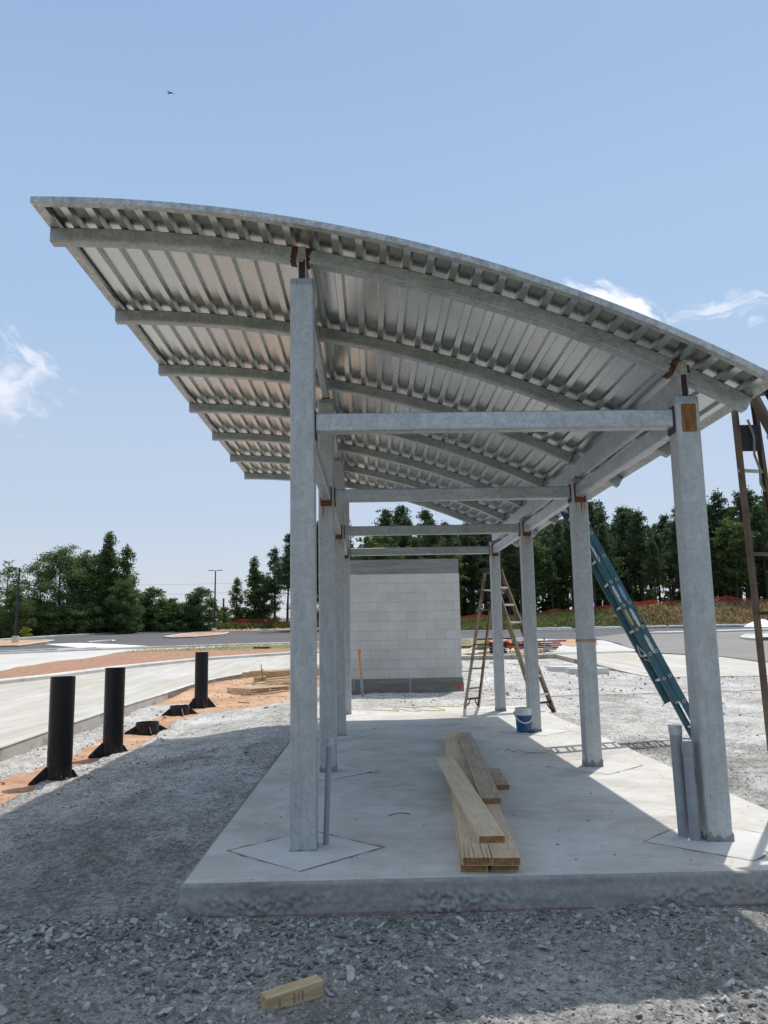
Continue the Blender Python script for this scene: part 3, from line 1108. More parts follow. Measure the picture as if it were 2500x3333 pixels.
# dust-paled part of the lot on the right
poly_slab('parking_lot_dusty_part', [(12.9, 32.7), (12.5, 31.4), (14.45, 26.7), (14.4, 23.3), (22, 17.7), (58, 13), (80, 42), (50, 62), (22, 60), (15.5, 50), (14.7, 41.3)], 0.212, 'asphalt_dusty', None, 0.02, 3.0)
strip('kerb', [(-45, 35), (-20.37, 40.39), (-16.66, 43.3), (-13.43, 45.19), (-4.99, 48.6), (11, 48.6)], 0.35, 0.21, 'kerb_concrete', None, 0.12, side_sign=1)
strip('kerb', [(-75, 52), (-45, 60), (-34, 70), (-33.5, 82), (-30, 92), (-23, 98), (-6, 98), (-4, 80), (2.35, 71.9), (14.7, 69), (21.8, 70.5), (31.6, 72.8), (38, 71.8), (60, 71.5), (90, 60)], 0.35, 0.2, 'kerb_concrete', None, 0.15, side_sign=1)
poly_slab('concrete_apron', [(-24.39, 56.71), (-22.39, 58.35), (-18, 53.5), (-14.48, 48.98), (-16.2, 47.44), (-18.5, 47.86)], 0.225, 'white_paint', None, 0.05, 1.5)
strip('kerb', [(-21.63, 58.25), (-21.13, 62.06), (-19.94, 58.59)], 0.3, 0.2, 'kerb_concrete', None, 0.13)
strip('kerb', [(-34, 42), (-21.5, 44.0), (-17.5, 47.0), (-18.8, 44.2)], 0.25, 0.2, 'kerb_concrete', None, 0.1)


def island(poly, fill):
    strip('kerb', poly, 0.32, 0.2, 'pale_concrete', None, 0.14, closed=True)
    poly_slab('traffic_island', poly, 0.30, fill, None, 0.2, 1.0)


island([(-17.2, 66.5), (-15.6, 68.0), (-14.6, 72.4), (-14.3, 76.7), (-15.2, 84.0), (-17.4, 86.3), (-19.2, 84), (-19.5, 79.2), (-18.9, 70)], 'red_clay')
island([(-24.6, 52.5), (-24.9, 55), (-26.5, 64.0), (-28.5, 66.8), (-32.2, 66.4), (-34, 62), (-30, 55), (-26.0, 52.2)], 'red_clay')
island([(22.55, 41.0), (23.3, 43.8), (25.6, 48.0), (28.3, 49.8), (32, 49), (31, 44), (26, 40.5)], 'pale_concrete')
island([(21.2, 54.8), (23.0, 57.2), (31.6, 60.2), (40, 60.6), (40, 58.6), (31, 57.9), (24, 55.2)], 'kerb_concrete')

# plaza on the right
PZ = [(8.62, 30.5), (8.64, 23.85), (8.72, 20.4), (8.95, 19.25), (10.2, 19.0), (12.2, 18.85), (18, 18.6), (30, 18.2), (30, 19), (22, 17.6), (14.3, 23.15), (14.42, 26.7), (12.4, 31.0), (8.7, 31.2)]
PZ = [(8.62, 30.55), (8.60, 24.5), (8.45, 20.0), (8.50, 18.3), (8.9, 17.9), (10.2, 17.8), (12.2, 17.7), (17, 17.6), (21.8, 17.5), (14.3, 23.15), (14.42, 26.7), (12.4, 30.75)]
poly_slab('plaza', PZ, 0.19, 'road_concrete', 'kerb_side_concrete', 0.4, 1.2)
poly_slab('sidewalk', [(8.2, 31.0), (12.46, 31.35), (12.84, 32.56), (14.3, 41.25), (14.7, 44.2), (11.9, 48.5), (8.5, 48.5)], 0.235, 'pale_concrete', 'kerb_concrete', 0.3, 1.5)
poly_slab('clay_bed', [(11.82, 46.6), (13.32, 46.52), (14.3, 44.5), (12.86, 38.79), (10.9, 36.81), (11.2, 41.97)], 0.26, 'red_clay', None, 0.1, 1.0)

# grass banks
def bank_z(x, y):
    toe = 72.6 + 0.0 * x
    hgt = np.interp(x, [-10, 2, 14, 22, 33, 45, 90], [0.6, 0.9, 1.35, 1.75, 2.35, 2.45, 2.5])
    t = sstep(y, toe, toe + 8.5)
    return P(y) + 0.05 + hgt * t + 0.10 * vnoise(x, y, 0.25, 31) * t + 0.05 * vnoise(x, y, 1.1, 32) * t


g = grid('grass_bank', lines([(-4, 95, 0.5)]), lines([(72.4, 84, 0.35), (84, 150, 3)]), bank_z, 'bank_grass')
tag(g, kind='structure')


def bank2_z(x, y):
    t = sstep(y, 98.6, 101.5) * sstep(x, -26, -19)
    return P(y) + 0.1 + 0.85 * t + 0.08 * vnoise(x, y, 0.4, 35) * t


g = grid('clay_bank', lines([(-40, -4, 0.6)]), lines([(98.4, 104, 0.3), (104, 150, 4)]), bank2_z, 'red_clay')
tag(g, kind='structure')


def tufts(name, n, xr, yr, zf, h, mat, label, dens=None):
    X = RNG.uniform(*xr, n)
    Y = RNG.uniform(*yr, n)
    if dens is not None:
        k = dens(X, Y) > RNG.uniform(0, 1, n)
        X, Y = X[k], Y[k]
    n = len(X)
    Z = zf(X, Y)
    hh = h * RNG.uniform(0.5, 1.3, n)
    an = RNG.uniform(0, math.pi, n)
    w = hh * 0.35
    lean = RNG.normal(0, 0.3, (n, 2)) * hh[:, None]
    a = np.stack([X - np.cos(an) * w, Y - np.sin(an) * w, Z - 0.02], -1)
    b = np.stack([X + np.cos(an) * w, Y + np.sin(an) * w, Z - 0.02], -1)
    c = np.stack([X + lean[:, 0], Y + lean[:, 1], Z + hh], -1)
    V = np.stack([a, b, c], 1).reshape(-1, 3)
    F = np.arange(3 * n).reshape(-1, 3)
    o = link(name, np_mesh(name, V, F), mat)
    return tag(o, label=label, kind='stuff')


tufts('grass', 26000, (6, 62), (73.2, 82), bank_z, 0.24, 'green_grass', 'green grass growing along the foot and crest of the bank', lambda x, y: 1.05 - sstep(x, 26, 40) * 0.75)
tufts('dry_grass', 22000, (20, 62), (73.5, 82), bank_z, 0.34, 'dry_grass', 'tall dry straw-coloured grass on the bank below the orange fence', lambda x, y: sstep(x, 22, 36) * 0.95)
tufts('roadside_grass', 9000, (-13, 6), (36, 46), lambda x, y: P(y) + 0.31, 0.055, 'dry_grass', 'short patchy grass at the back of the clay median', lambda x, y: sstep(y - 0.2 * x, 38, 43) * 0.8)
tufts('weeds', 5000, (-27, -5), (100.2, 103), bank2_z, 0.45, 'green_grass', 'weeds on the clay bank under the orange fence beyond the lamp post')


# ------------------------------------------------------------------ stones
def ico(sub):
    bm = bmesh.new()
    bmesh.ops.create_icosphere(bm, subdivisions=sub, radius=1)
    V = np.array([v.co[:] for v in bm.verts])
    F = np.array([[v.index for v in f.verts] for f in bm.faces])
    bm.free()
    return V, F


def rock_protos(n, sub, rng):
    out = []
    V0, F = ico(sub)
    for _ in range(n):
        V = V0 * rng.uniform(0.7, 1.35, 3)
        for _k in range(11):
            d = rng.normal(size=3)
            d /= np.linalg.norm(d)
            lim = rng.uniform(0.30, 0.62)
            t = V @ d - lim
            V = V - np.maximum(t, 0)[:, None] * d
        V = V / np.abs(V).max() * 0.95
        V[:, 2] *= rng.uniform(0.5, 0.85)
        out.append(V)
    return out, F


def scatter_rocks(name, X, Y, Z, S, mat, sub=1, sink=0.25, protos=14):
    rng = np.random.default_rng(len(X) + sub)
    pr, F = rock_protos(protos, sub, rng)
    n = len(X)
    which = rng.integers(0, protos, n)
    an = rng.uniform(0, 2 * math.pi, n)
    el = rng.uniform(0.7, 1.5, n)
    ti = rng.normal(0, 0.35, (n, 2))
    VV, nv = [], len(pr[0])
    ca, sa = np.cos(an), np.sin(an)
    base = np.stack([pr[w] for w in which])            # n,nv,3
    base[:, :, 0] *= el[:, None]
    x, y, z = base[:, :, 0], base[:, :, 1], base[:, :, 2]
    z = z + x * ti[:, :1] + y * ti[:, 1:]
    xr = x * ca[:, None] - y * sa[:, None]
    yr = x * sa[:, None] + y * ca[:, None]
    s = S[:, None]
    V = np.stack([X[:, None] + xr * s, Y[:, None] + yr * s, Z[:, None] + (z + 0.62 - sink * 1.3) * s * 0.9], -1).reshape(-1, 3)
    FF = (F[None] + (np.arange(n) * nv)[:, None, None]).reshape(-1, 3)
    return link(name, np_mesh(name, V, FF), mat)


def not_slab(X, Y, m=0.0):
    return ~((X > -0.67 - m) & (X < 3.56 + m) & (Y > -0.67 - m) & (Y < 10.32 + m))


# big pieces in the foreground, thick along the slab's front edge
rg = np.random.default_rng(5)
parts = []
n = 19000
X = rg.uniform(-2.4, 3.6, n)
Y = rg.uniform(-2.7, -0.62, n)
S = 0.0072 * np.exp(rg.normal(0.15, 0.55, n))
clump = vnoise(X, Y, 1.7, 51) + 1.3 * np.exp(-((Y + 0.88) / 0.24) ** 2) * (X < 2.2) + 0.5 * np.exp(-((X - 0.2) ** 2 / 1.4 + (Y + 1.5) ** 2 / 0.2))
k = (clump > rg.uniform(-0.75, 1.1, n)) & not_slab(X, Y, 0.015)
X, Y, S = X[k], Y[k], np.clip(S[k] * (1 + 0.7 * np.clip(clump[k], 0, 1)), 0.004, 0.031)
o = scatter_rocks('gravel_stones', X, Y, gravel_z(X, Y), S, 'stone_chips', 2, 0.38)
tag(o, label='loose angular grey stones lying in front of the slab', kind='stuff')
# small chips everywhere near
n = 60000
X = rg.uniform(-3.6, 4.2, n)
Y = -2.7 + 8.5 * rg.uniform(0, 1, n) ** 1.7
S = 0.0038 * np.exp(rg.normal(0.25, 0.45, n))
dn = 0.55 + vnoise(X, Y, 1.2, 57) + 0.6 * np.exp(-((X + 0.78) / 0.16) ** 2) * (Y > -0.6)
k = (dn > rg.uniform(-0.2, 0.9, n)) & not_slab(X, Y, 0.01) & (gravel_mask(X, Y) > -0.02)
X, Y, S = X[k], Y[k], np.clip(S[k], 0.003, 0.016)
o = scatter_rocks('gravel_chips', X, Y, gravel_z(X, Y), S * (1 + 0.12 * np.clip(Y, 0, 6)), 'stone_chips', 1, 0.35)
tag(o, label='small stone chips and grit strewn over the compacted gravel', kind='stuff')
# further stones: behind, right, along the gravel's edge
n = 15000
X = rg.uniform(-5, 12, n)
Y = 3 + 26 * rg.uniform(0, 1, n) ** 1.4
S = (0.008 + 0.0009 * Y) * np.exp(rg.normal(0.0, 0.5, n))
edge = np.exp(-(gravel_mask(X, Y) / 0.10) ** 2)
wallfoot = np.exp(-((Y - 13.7) / 0.35) ** 2) * (X > -0.2) * (X < 3.3) + np.exp(-((X - 3.2) ** 2 / 0.4 + (Y - 14.6) ** 2 / 2.0))
dn = 0.10 + 0.7 * np.clip(vnoise(X, Y, 0.6, 61), 0, 1) + 0.8 * edge + 1.2 * wallfoot + 0.5 * (np.abs(Y - 17.4) < 0.4) * (X > 8)
k = (dn > rg.uniform(0, 1, n)) & not_slab(X, Y, 0.03) & (gravel_mask(X, Y) > -0.1) & ~((X > -0.35) & (X < 2.7) & (Y > 13.95) & (Y < 14.5)) & ~((Y > 17.6) & (X > 8.3))
X, Y, S = X[k], Y[k], np.clip(S[k], 0.006, 0.07)
o = scatter_rocks('scattered_stones', X, Y, gravel_z(X, Y), S, 'stone_chips', 1, 0.35)
tag(o, label='scattered stones on the gravel yard beyond and beside the slab', kind='stuff')
# crumbs on clay
n = 1800
X = rg.uniform(-4.4, -1.2, n)
Y = rg.uniform(2, 24, n)
k = gravel_mask(X, Y) < -0.03
X, Y = X[k], Y[k]
o = scatter_rocks('clay_clods', X, Y, clay_z(X, Y), 0.012 * np.exp(rg.normal(0.2, 0.5, len(X))), 'red_clay', 1, 0.35)
tag(o, label='lumps of dry red clay scattered along the ditch', kind='stuff')
# grit on the slab
n = 1300
X = rg.uniform(-0.6, 3.5, n)
Y = -0.6 + 10.4 * rg.uniform(0, 1, n) ** 1.15
S = 0.0034 * np.exp(rg.normal(0.15, 0.55, n))
k = ~((X > 0.95 + 0.06 * Y) & (X < 1.45 + 0.08 * Y) & (Y < 5.8))
o = scatter_rocks('slab_grit', X[k], Y[k], np.zeros(k.sum()), np.clip(S[k], 0.002, 0.016), 'dark_pebbles', 1, 0.45)
tag(o, label='dark grit and pebbles strewn over the top of the concrete slab', kind='stuff')

# ================================================================== SLAB
SX0, SX1, SY0, SY1 = -0.66, 3.555, -0.655, 10.30
bm = bmesh.new()
nx, nz = 520, 30
rr = 0.022


def perim():
    """closed outline with rounded corners, as (point, outward normal)"""
    out = []
    R = 0.030
    cs = [((SX0 + R, SY0 + R), 180, (0, -1), (SX0 + R, SY0), (SX1 - R, SY0), 560), ((SX1 - R, SY0 + R), 270, (1, 0), (SX1, SY0 + R), (SX1, SY1 - R), 300),
          ((SX1 - R, SY1 - R), 0, (0, 1), (SX1 - R, SY1), (SX0 + R, SY1), 60), ((SX0 + R, SY1 - R), 90, (-1, 0), (SX0, SY1 - R), (SX0, SY0 + R), 300)]
    for (c, a0, nn, p, q, n) in cs:
        for i in range(6):
            t = rad(a0 + 90 * i / 6)
            d = Vector((math.cos(t), math.sin(t)))
            out.append((Vector(c) + d * R, d))
        for i in range(n):
            out.append((Vector(p).lerp(Vector(q), i / n), Vector(nn)))
    return out


PR = perim()
rows = []
zs = [0.0, -0.004, -0.010, -0.020] + [-0.02 - 0.28 * (i / 24) for i in range(1, 25)]
ins = [rr, rr * 0.45, rr * 0.15, 0.0] + [0.0] * 24
for z, s_ in zip(zs, ins):
    row = []
    for p, nrm in PR:
        front = 1.0 if p.y < SY0 + 0.05 else 0.35
        t = min(1, max(0, (-z - 0.05 - 0.03 * mnoise.noise(Vector((p.x * 1.1, p.y * 1.1, 4)))) / 0.05))
        pit = max(0.0, mnoise.noise(Vector((p.x * 1.6, p.y * 1.6 + 5, z * 6 + 2))) + 0.10) * 2.0
        amp = 0.022 * t * (0.22 + pit) * front
        dlt = mnoise.noise(Vector((p.x * 11, p.y * 11, z * 16))) * 0.5 + mnoise.noise(Vector((p.x * 37, p.y * 37, z * 44))) * 0.9 + 0.5 * mnoise.noise(Vector((p.x * 80, p.y * 80, z * 90)))
        bulge = 0.009 * (1 + mnoise.noise(Vector((p.x * 2.2, 3, z * 3)))) * t * front
        lowz = -0.185 + 0.02 * mnoise.noise(Vector((p.x * 3.1, p.y * 3.1, 9)))
        under = -0.9 * max(0, (lowz - z)) * (0.6 + 0.6 * mnoise.noise(Vector((p.x * 9, p.y * 9, 2)))) * front
        lip = 0.003 * mnoise.noise(Vector((p.x * 3, p.y * 3, 7)))
        pp = p + nrm * (-s_ + dlt * amp + bulge + under + lip)
        row.append(bm.verts.new((pp.x, pp.y, z)))
    rows.append(row)
for a_, b_ in zip(rows, rows[1:]):
    n = len(a_)
    for i in range(n):
        f = bm.faces.new((a_[i], a_[(i + 1) % n], b_[(i + 1) % n], b_[i]))
        f.material_index = 1
        f.smooth = True
f = bm.faces.new(rows[0])
f.material_index = 0
me = bpy.data.meshes.new('concrete_slab')
bmesh.ops.recalc_face_normals(bm, faces=bm.faces)
bm.to_mesh(me)
bm.free()
slab = link('concrete_slab', me, ['slab_concrete', 'slab_side_concrete'])
tag(slab, kind='structure')

# ================================================================== SHELTER
S_ = 3.048
W_ = 2.7710
CW = 0.1744
HL, HR = 3.994, 3.064
XC, ZC, RR = -1.952, -6.2065, 10.6412
XL, XR = -1.8695, 3.281
YA = 0.037
YF, YB = YA - 0.344, 3 * S_ + YA + 0.10 + 0.344
ZB, HB = 2.9834, 0.136


def arc(x):
    return ZC + math.sqrt(RR * RR - (x - XC) ** 2)


def arc_frame(x):
    t = math.atan2(x - XC, math.sqrt(RR * RR - (x - XC) ** 2))
    tan = Vector((math.cos(t), 0, -math.sin(t)))
    nor = Vector((math.sin(t), 0, math.cos(t)))
    return tan, nor


sh = root('steel_shelter', (W_ / 2, 1.5 * S_, 0), 'galvanised steel shelter frame with curved ribbed metal roof standing on the concrete slab', 'shelter')

cols = []
for side, (x0, H) in enumerate(((0.0, HL), (W_, HR))):
    for k in range(4):
        y0 = k * S_
        mb = MB()
        c = (x0, y0 + CW / 2)
        mb.beam((c[0], c[1], 0.001), (c[0], c[1], H - 0.048), CW, CW, up=(0, 1, 0), r=0.020, n=4)
        col = mb.build('column', 'galvanised_column', sh, loc=(c[0], c[1], 0))
        mb = MB()
        mb.beam((c[0], c[1], H - 0.048), (c[0], c[1], H), CW - 0.0008, CW - 0.0008, up=(0, 1, 0), r=0.024, n=4)
        mb.build('cap_plate', 'galvanised_cap', col)
        # mortar-stained foot
        mb = MB()
        hh = (0.05 + 0.02 * (k % 2)) if side else (0.012, 0.06, 0.03, 0.02)[k]
        n = 160
        per = []
        hw = CW / 2 + 0.0022
        for i in range(n):
            t = i / n * 4
            s, q = int(t), t - int(t)
            e = [(-hw + 2 * hw * q, -hw), (hw, -hw + 2 * hw * q), (hw - 2 * hw * q, hw), (-hw, hw - 2 * hw * q)][s]
            per.append((c[0] + e[0], c[1] + e[1], hh * (0.75 + 0.9 * mnoise.noise(Vector((e[0] * 22, e[1] * 22, k + side * 9.1))) + 0.5 * mnoise.noise(Vector((e[0] * 90, e[1] * 90, k + side * 3.1))))))
        b = len(mb.v)
        mb.add([(p[0], p[1], 0.002) for p in per] + [(p[0], p[1], max(0.008, p[2])) for p in per], [(i, (i + 1) % n, n + (i + 1) % n, n + i) for i in range(n)])
        mb.build('mortar_stain', 'mortar', col, smooth=None)
        cols.append(col)

# cross beams between the two rows
for k in range(4):
    y = k * S_ + YA + 0.055
    mb = MB()
    mb.beam((CW / 2 - 0.001, y, ZB - HB / 2), (W_ - CW / 2 + 0.001, y, ZB - HB / 2), 0.11, HB, r=0.016, n=4)
    cb = mb.build('cross_beam', 'galvanised_beam', sh)
    for xx, s in ((CW / 2, 1), (W_ - CW / 2, -1)):
        mb = MB()
        mb.box((xx + s * 0.006, y, ZB - HB / 2 - 0.012), (0.010, 0.128, HB + 0.06))
        mb.build('weld_plate', 'dark_rust', cb)
# side beams, low, between neighbouring columns
for x0 in (0.0, W_):
    for k in range(3):
        ya, yb = k * S_ + CW, (k + 1) * S_
        mb = MB()
        mb.beam((x0, ya + 0.001, ZB - HB / 2 + 0.004), (x0, yb - 0.001, ZB - HB / 2 + 0.004), 0.095, HB, r=0.016, n=4)
        b = mb.build('side_beam', 'galvanised_beam', sh)
        for yy, s in ((ya, 1), (yb, -1)):
            mb = MB()
            mb.box((x0, yy + s * 0.004, ZB - HB / 2 - 0.018), (0.122, 0.007, HB + 0.075))
            mb.build('weld_plate', 'rust', b)

# top plates carrying the curved rafters: hollow tubes on edge, resting on the columns
for x0, H in ((0.0, HL), (W_, HR)):
    zt = arc(x0) - 0.112 + 0.03
    mb = MB()
    y0, y1 = YA - 0.012, 3 * S_ + YA + 0.112
    w, z0, z1 = 0.058, H + 0.001, zt
    # hollow tube built from four walls so the open end reads dark
    t = 0.006
    mb.box((x0 - w / 2 + t / 2, (y0 + y1) / 2, (z0 + z1) / 2), (t, y1 - y0, z1 - z0))
    mb.box((x0 + w / 2 - t / 2, (y0 + y1) / 2, (z0 + z1) / 2), (t, y1 - y0, z1 - z0))
    mb.box((x0, (y0 + y1) / 2, z0 + t / 2), (w - 2 * t, y1 - y0, t))
    mb.box((x0, (y0 + y1) / 2, z1 - t / 2), (w - 2 * t, y1 - y0, t))
    lb = mb.build('top_plate', 'galvanised_beam', sh)
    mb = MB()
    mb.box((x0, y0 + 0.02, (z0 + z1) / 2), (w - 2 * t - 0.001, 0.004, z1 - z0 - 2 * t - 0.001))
    mb.build('tube_shade_plate', 'dark_rust', lb)  # dark rusty plate just inside the open end, standing in for its shaded hollow
    for k in range(4):
        yy = k * S_
        for wy_, wd_ in ((yy - 0.003 if k else y0 + 0.03, 0.05), (yy + CW + 0.003, 0.02)):
            mb = MB()
            mb.box((x0, wy_, H + 0.008), (0.085, wd_, 0.014))
            mb.build('weld', 'deep_rust', lb)

# curved rafters
sec_r = MB.section(0.10, 0.112, 0.014, 4)
for j in range(7):
    y = YA + 0.05 + j * S_ / 2
    mb = MB()
    xs = np.linspace(XL + 0.006, XR - 0.010, 60)
    pts, frs = [], []
    for x in xs:
        tn, nr = arc_frame(float(x))
        p = Vector((x, y, arc(float(x)))) - nr * 0.0565
        pts.append(p)
        frs.append((Vector((0, 1, 0)), nr))
    mb.sweep(pts, frs, sec_r)
    mb.wn = True
    rf = mb.build('curved_rafter', 'galvanised_rafter', sh, loc=(0, y, arc(0)))
    # connector lug and rusty welds where the rafter passes over each plate
    for x0 in (0.0, W_):
        mb = MB()
        mr_ = MB()
        tn, nr = arc_frame(x0)
        ry = math.atan2(tn.z, tn.x)
        c0 = Vector((x0, y, arc(x0) - 0.046))
        mb.box(c0, (0.056, 0.122, 0.098))
        for s in (-1, 1):
            n = 16
            ww = 0.046 if j == 0 else 0.010
            edge = [(s * (0.028 + ww * (0.95 + 0.5 * mnoise.noise(Vector((x0 + 3, i * 0.35, j + s))))), -0.116 + 0.1175 * i / (n - 1)) for i in range(n)]
            inner = [(s * 0.026, -0.116), (s * 0.026, 0.0015)]
            lp = [inner[0]] + edge + [inner[1]]
            yy = y - 0.0508
            vs = [Vector((x0, yy, arc(x0))) + tn * px + nr * pz for px, pz in lp]
            mr_.add(vs + [v + Vector((0, 0.1016, 0)) for v in vs], [tuple(range(len(lp))), tuple(reversed(range(len(lp), 2 * len(lp))))])
            k0 = len(mr_.v) - 2 * len(lp)
            mr_.add([Vector((x0, yy, arc(x0))) + tn * s * 0.026 - nr * 0.1135, Vector((x0, yy, arc(x0))) + tn * s * (0.026 + ww) - nr * 0.1135, Vector((x0, yy + 0.1016, arc(x0))) + tn * s * (0.026 + ww) - nr * 0.1135, Vector((x0, yy + 0.1016, arc(x0))) + tn * s * 0.026 - nr * 0.1135], [(0, 1, 2, 3)])
        mb.build('lug', 'galvanised_trim', rf)
        mr_.build('weld_stain', 'deep_rust' if j == 0 else 'dark_rust', rf, smooth=None)

# primer patch left for a future connection on the nearest right column, drips below beam ends
mb = MB()
n = 26
pts = []
for i in range(n):
    t = i / n * 4
    s, q = int(t), t - int(t)
    w2, h2 = 0.054, 0.105
    e = [(-w2 + 2 * w2 * q, -h2), (w2, -h2 + 2 * h2 * q), (w2 - 2 * w2 * q, h2), (-w2, h2 - 2 * h2 * q)][s]
    e = (e[0] * (1 + 0.13 * mnoise.noise(Vector((i * 1.7, 0, 3)))), e[1] * (1 + 0.05 * mnoise.noise(Vector((i * 1.3, 4, 3)))))
    pts.append((W_ + e[0] + 0.004, -0.0015, 2.905 + e[1]))
mb.prism(list(reversed(pts)), None, (0, 0.003, 0))
mb.build('primer_patch', 'rust_primer', cols[4])
for ci, x0, k in ((5, W_, 1), (6, W_, 2), (7, W_, 3), (1, 0, 1), (2, 0, 2), (3, 0, 3)):
    mb = MB()
    yy = k * S_ - 0.0022
    rs = random.Random(ci)
    for _ in range(4):
        xx = x0 + rs.uniform(-0.045, 0.045)
        L = rs.uniform(0.05, 0.16)
        zt = ZB - HB - 0.05
        wdt = rs.uniform(0.004, 0.010)
        mb.add([(xx - wdt, yy, zt), (xx + wdt, yy, zt), (xx + 0.002, yy, zt - L), (xx - 0.002, yy, zt - L * 0.9)], [(0, 1, 2, 3)])
    mb.build('rust_drip', 'orange_stain', cols[ci])
mb = MB()
hw = CW / 2 + 0.0018
c = (W_, S_ + CW / 2)
mb.add([(c[0] + x, c[1] + y, z) for z in (1.285, 1.315) for x, y in ((-hw, hw), (-hw, -hw), (hw, -hw))], [(0, 1, 4, 3), (1, 2, 5, 4)])
mb.build('rust_ring', 'orange_stain', cols[5])

# ribbed roof deck following the curve
PER = 0.1757
th = 0.0014
def s2x(s):
    t = math.asin((XL - XC) / RR) + s / RR
    return XC + RR * math.sin(t)
Ltot = RR * (math.asin((XR - XC) / RR) - math.asin((XL - XC) / RR))
prof = []
s = 0.006
DH = 0.040
nper = int(Ltot / PER) + 1
for i in range(nper):
    b = i * PER + 0.004
    for ds, hgt in ((0.0, 0.002), (0.050, 0.002), (0.066, DH), (0.160, DH)):
        if b + ds < Ltot - 0.006:
            prof.append((b + ds, hgt))
prof.append((Ltot - 0.005, prof[-1][1]))
ysd = np.linspace(YF + 0.004, YB - 0.004, 26)
V, F = [], []
for (s, hgt) in prof:
    x = s2x(s)
    tn, nr = arc_frame(x)
    for y in ysd:
        # oil-canning: very slight waviness of the thin sheet
        wv = 0.0009 * mnoise.noise(Vector((round(x * 5.7), y * 0.8, 0.3))) if hgt > 0.01 else 0
        p = Vector((x, y, arc(x))) + nr * (hgt + wv)
        V.append(tuple(p))
m = len(ysd)
n = len(prof)
for i in range(n - 1):
    for k in range(m - 1):
        F.append((i * m + k, i * m + k + 1, (i + 1) * m + k + 1, (i + 1) * m + k))
me = bpy.data.meshes.new('roof_deck')
me.from_pydata(V, [], F)
me.update()
deck = link('roof_deck', me, 'deck_steel', sh)
deck.location = -wloc(sh)
md = deck.modifiers.new('thickness', 'SOLIDIFY')
md.thickness = 0.0016
md.offset = 1.0

# channel trim round the deck edge: outer web plus top and bottom flanges
def trim_curved(yo, sgn, name):
    mb = MB()
    xs = np.linspace(XL, XR, 70)
    sec = [(0, 0), (0.062, 0), (0.062, 0.002), (0.002, 0.002), (0.002, 0.043), (0.045, 0.043), (0.045, 0.045), (0, 0.045)]
    pts, frs = [], []
    for x in xs:
        tn, nr = arc_frame(float(x))
        pts.append(Vector((x, yo, arc(float(x)))))
        frs.append((Vector((0, sgn, 0)), nr))
    mb.sweep(pts, frs, sec)
    return mb.build(name, 'galvanised_trim', sh, loc=(0, yo, arc(0)), smooth=None)


for (yo, sgn) in ((YF, 1), (YB, -1)):
    t = trim_curved(yo, sgn, 'edge_trim')
    for i in range(nper if sgn > 0 else 0):
        x = s2x(min(Ltot, i * PER + 0.026))
        tn, nr = arc_frame(x)
        p = Vector((x, yo + sgn * 0.045, arc(x)))
        mb = MB()
        mb.cyl(p + nr * 0.001, p - nr * 0.022, 0.0022, 0.0012, 5)
        mb.build('screw', 'galvanised_beam', t)
for (xe, sgn) in ((XL, 1), (XR, -1)):
    mb = MB()
    tn, nr = arc_frame(xe)
    o_ = Vector((xe, 0, arc(xe)))
    sec = [(0, 0), (0.075, 0), (0.075, 0.002), (0.002, 0.002), (0.002, 0.043), (0.05, 0.043), (0.05, 0.045), (0, 0.045)]
    y0, y1 = YF + 0.0025, YB - 0.0025
    pts = [o_ + Vector((0, y0, 0)), o_ + Vector((0, y1, 0))]
    mb.sweep(pts, [(tn * sgn, nr)] * 2, [(a, b - 0.0012) for a, b in sec])
    t = mb.build('edge_trim', 'galvanised_trim', sh, loc=(xe, 0, arc(xe)), smooth=None)
    yy = YF + 0.09
    while yy < (YB if sgn > 0 else 3.0):
        p = o_ + Vector((0, yy, 0)) + tn * sgn * 0.04
        mb = MB()
        mb.cyl(p - nr * 0.0005, p - nr * 0.020, 0.0024, 0.0012, 5)
        mb.build('screw', 'galvanised_beam', t)
        yy += 0.30

# diamond shaped infills round the column feet
for side, x0 in enumerate((0.0, W_)):
    for k in range(4):
        c = Vector((x0 + 0.01, k * S_ + 0.06, 0))
        R = 0.50
        mb = MB()
        rs = random.Random(k * 2 + side)
        def dia(rad_, z, jit):
            out = []
            cor = [(0, -1), (1, 0), (0, 1), (-1, 0)]
            for i in range(4):
                a, b = Vector(cor[i]), Vector(cor[(i + 1) % 4])
                for q in range(8):
                    p = a.lerp(b, q / 8) * rad_
                    out.append((c.x + p.x + rs.uniform(-jit, jit), c.y + p.y + rs.uniform(-jit, jit), z))
            return out
        A = dia(R + 0.024, 0.0012, 0.016)
        mb.add(A, [tuple(range(32))])
        mb.build('joint', 'joint_dirt', slab)
        mb = MB()
        A = dia(R - 0.006, 0.0035, 0.0025)
        B = dia(R + 0.001, 0.0015, 0.0)
        mb.add(A + B, [tuple(range(32))] + [(i, 32 + i, 32 + (i + 1) % 32, (i + 1) % 32) for i in range(32)])
        mb.build('infill_panel', 'infill_concrete', slab)

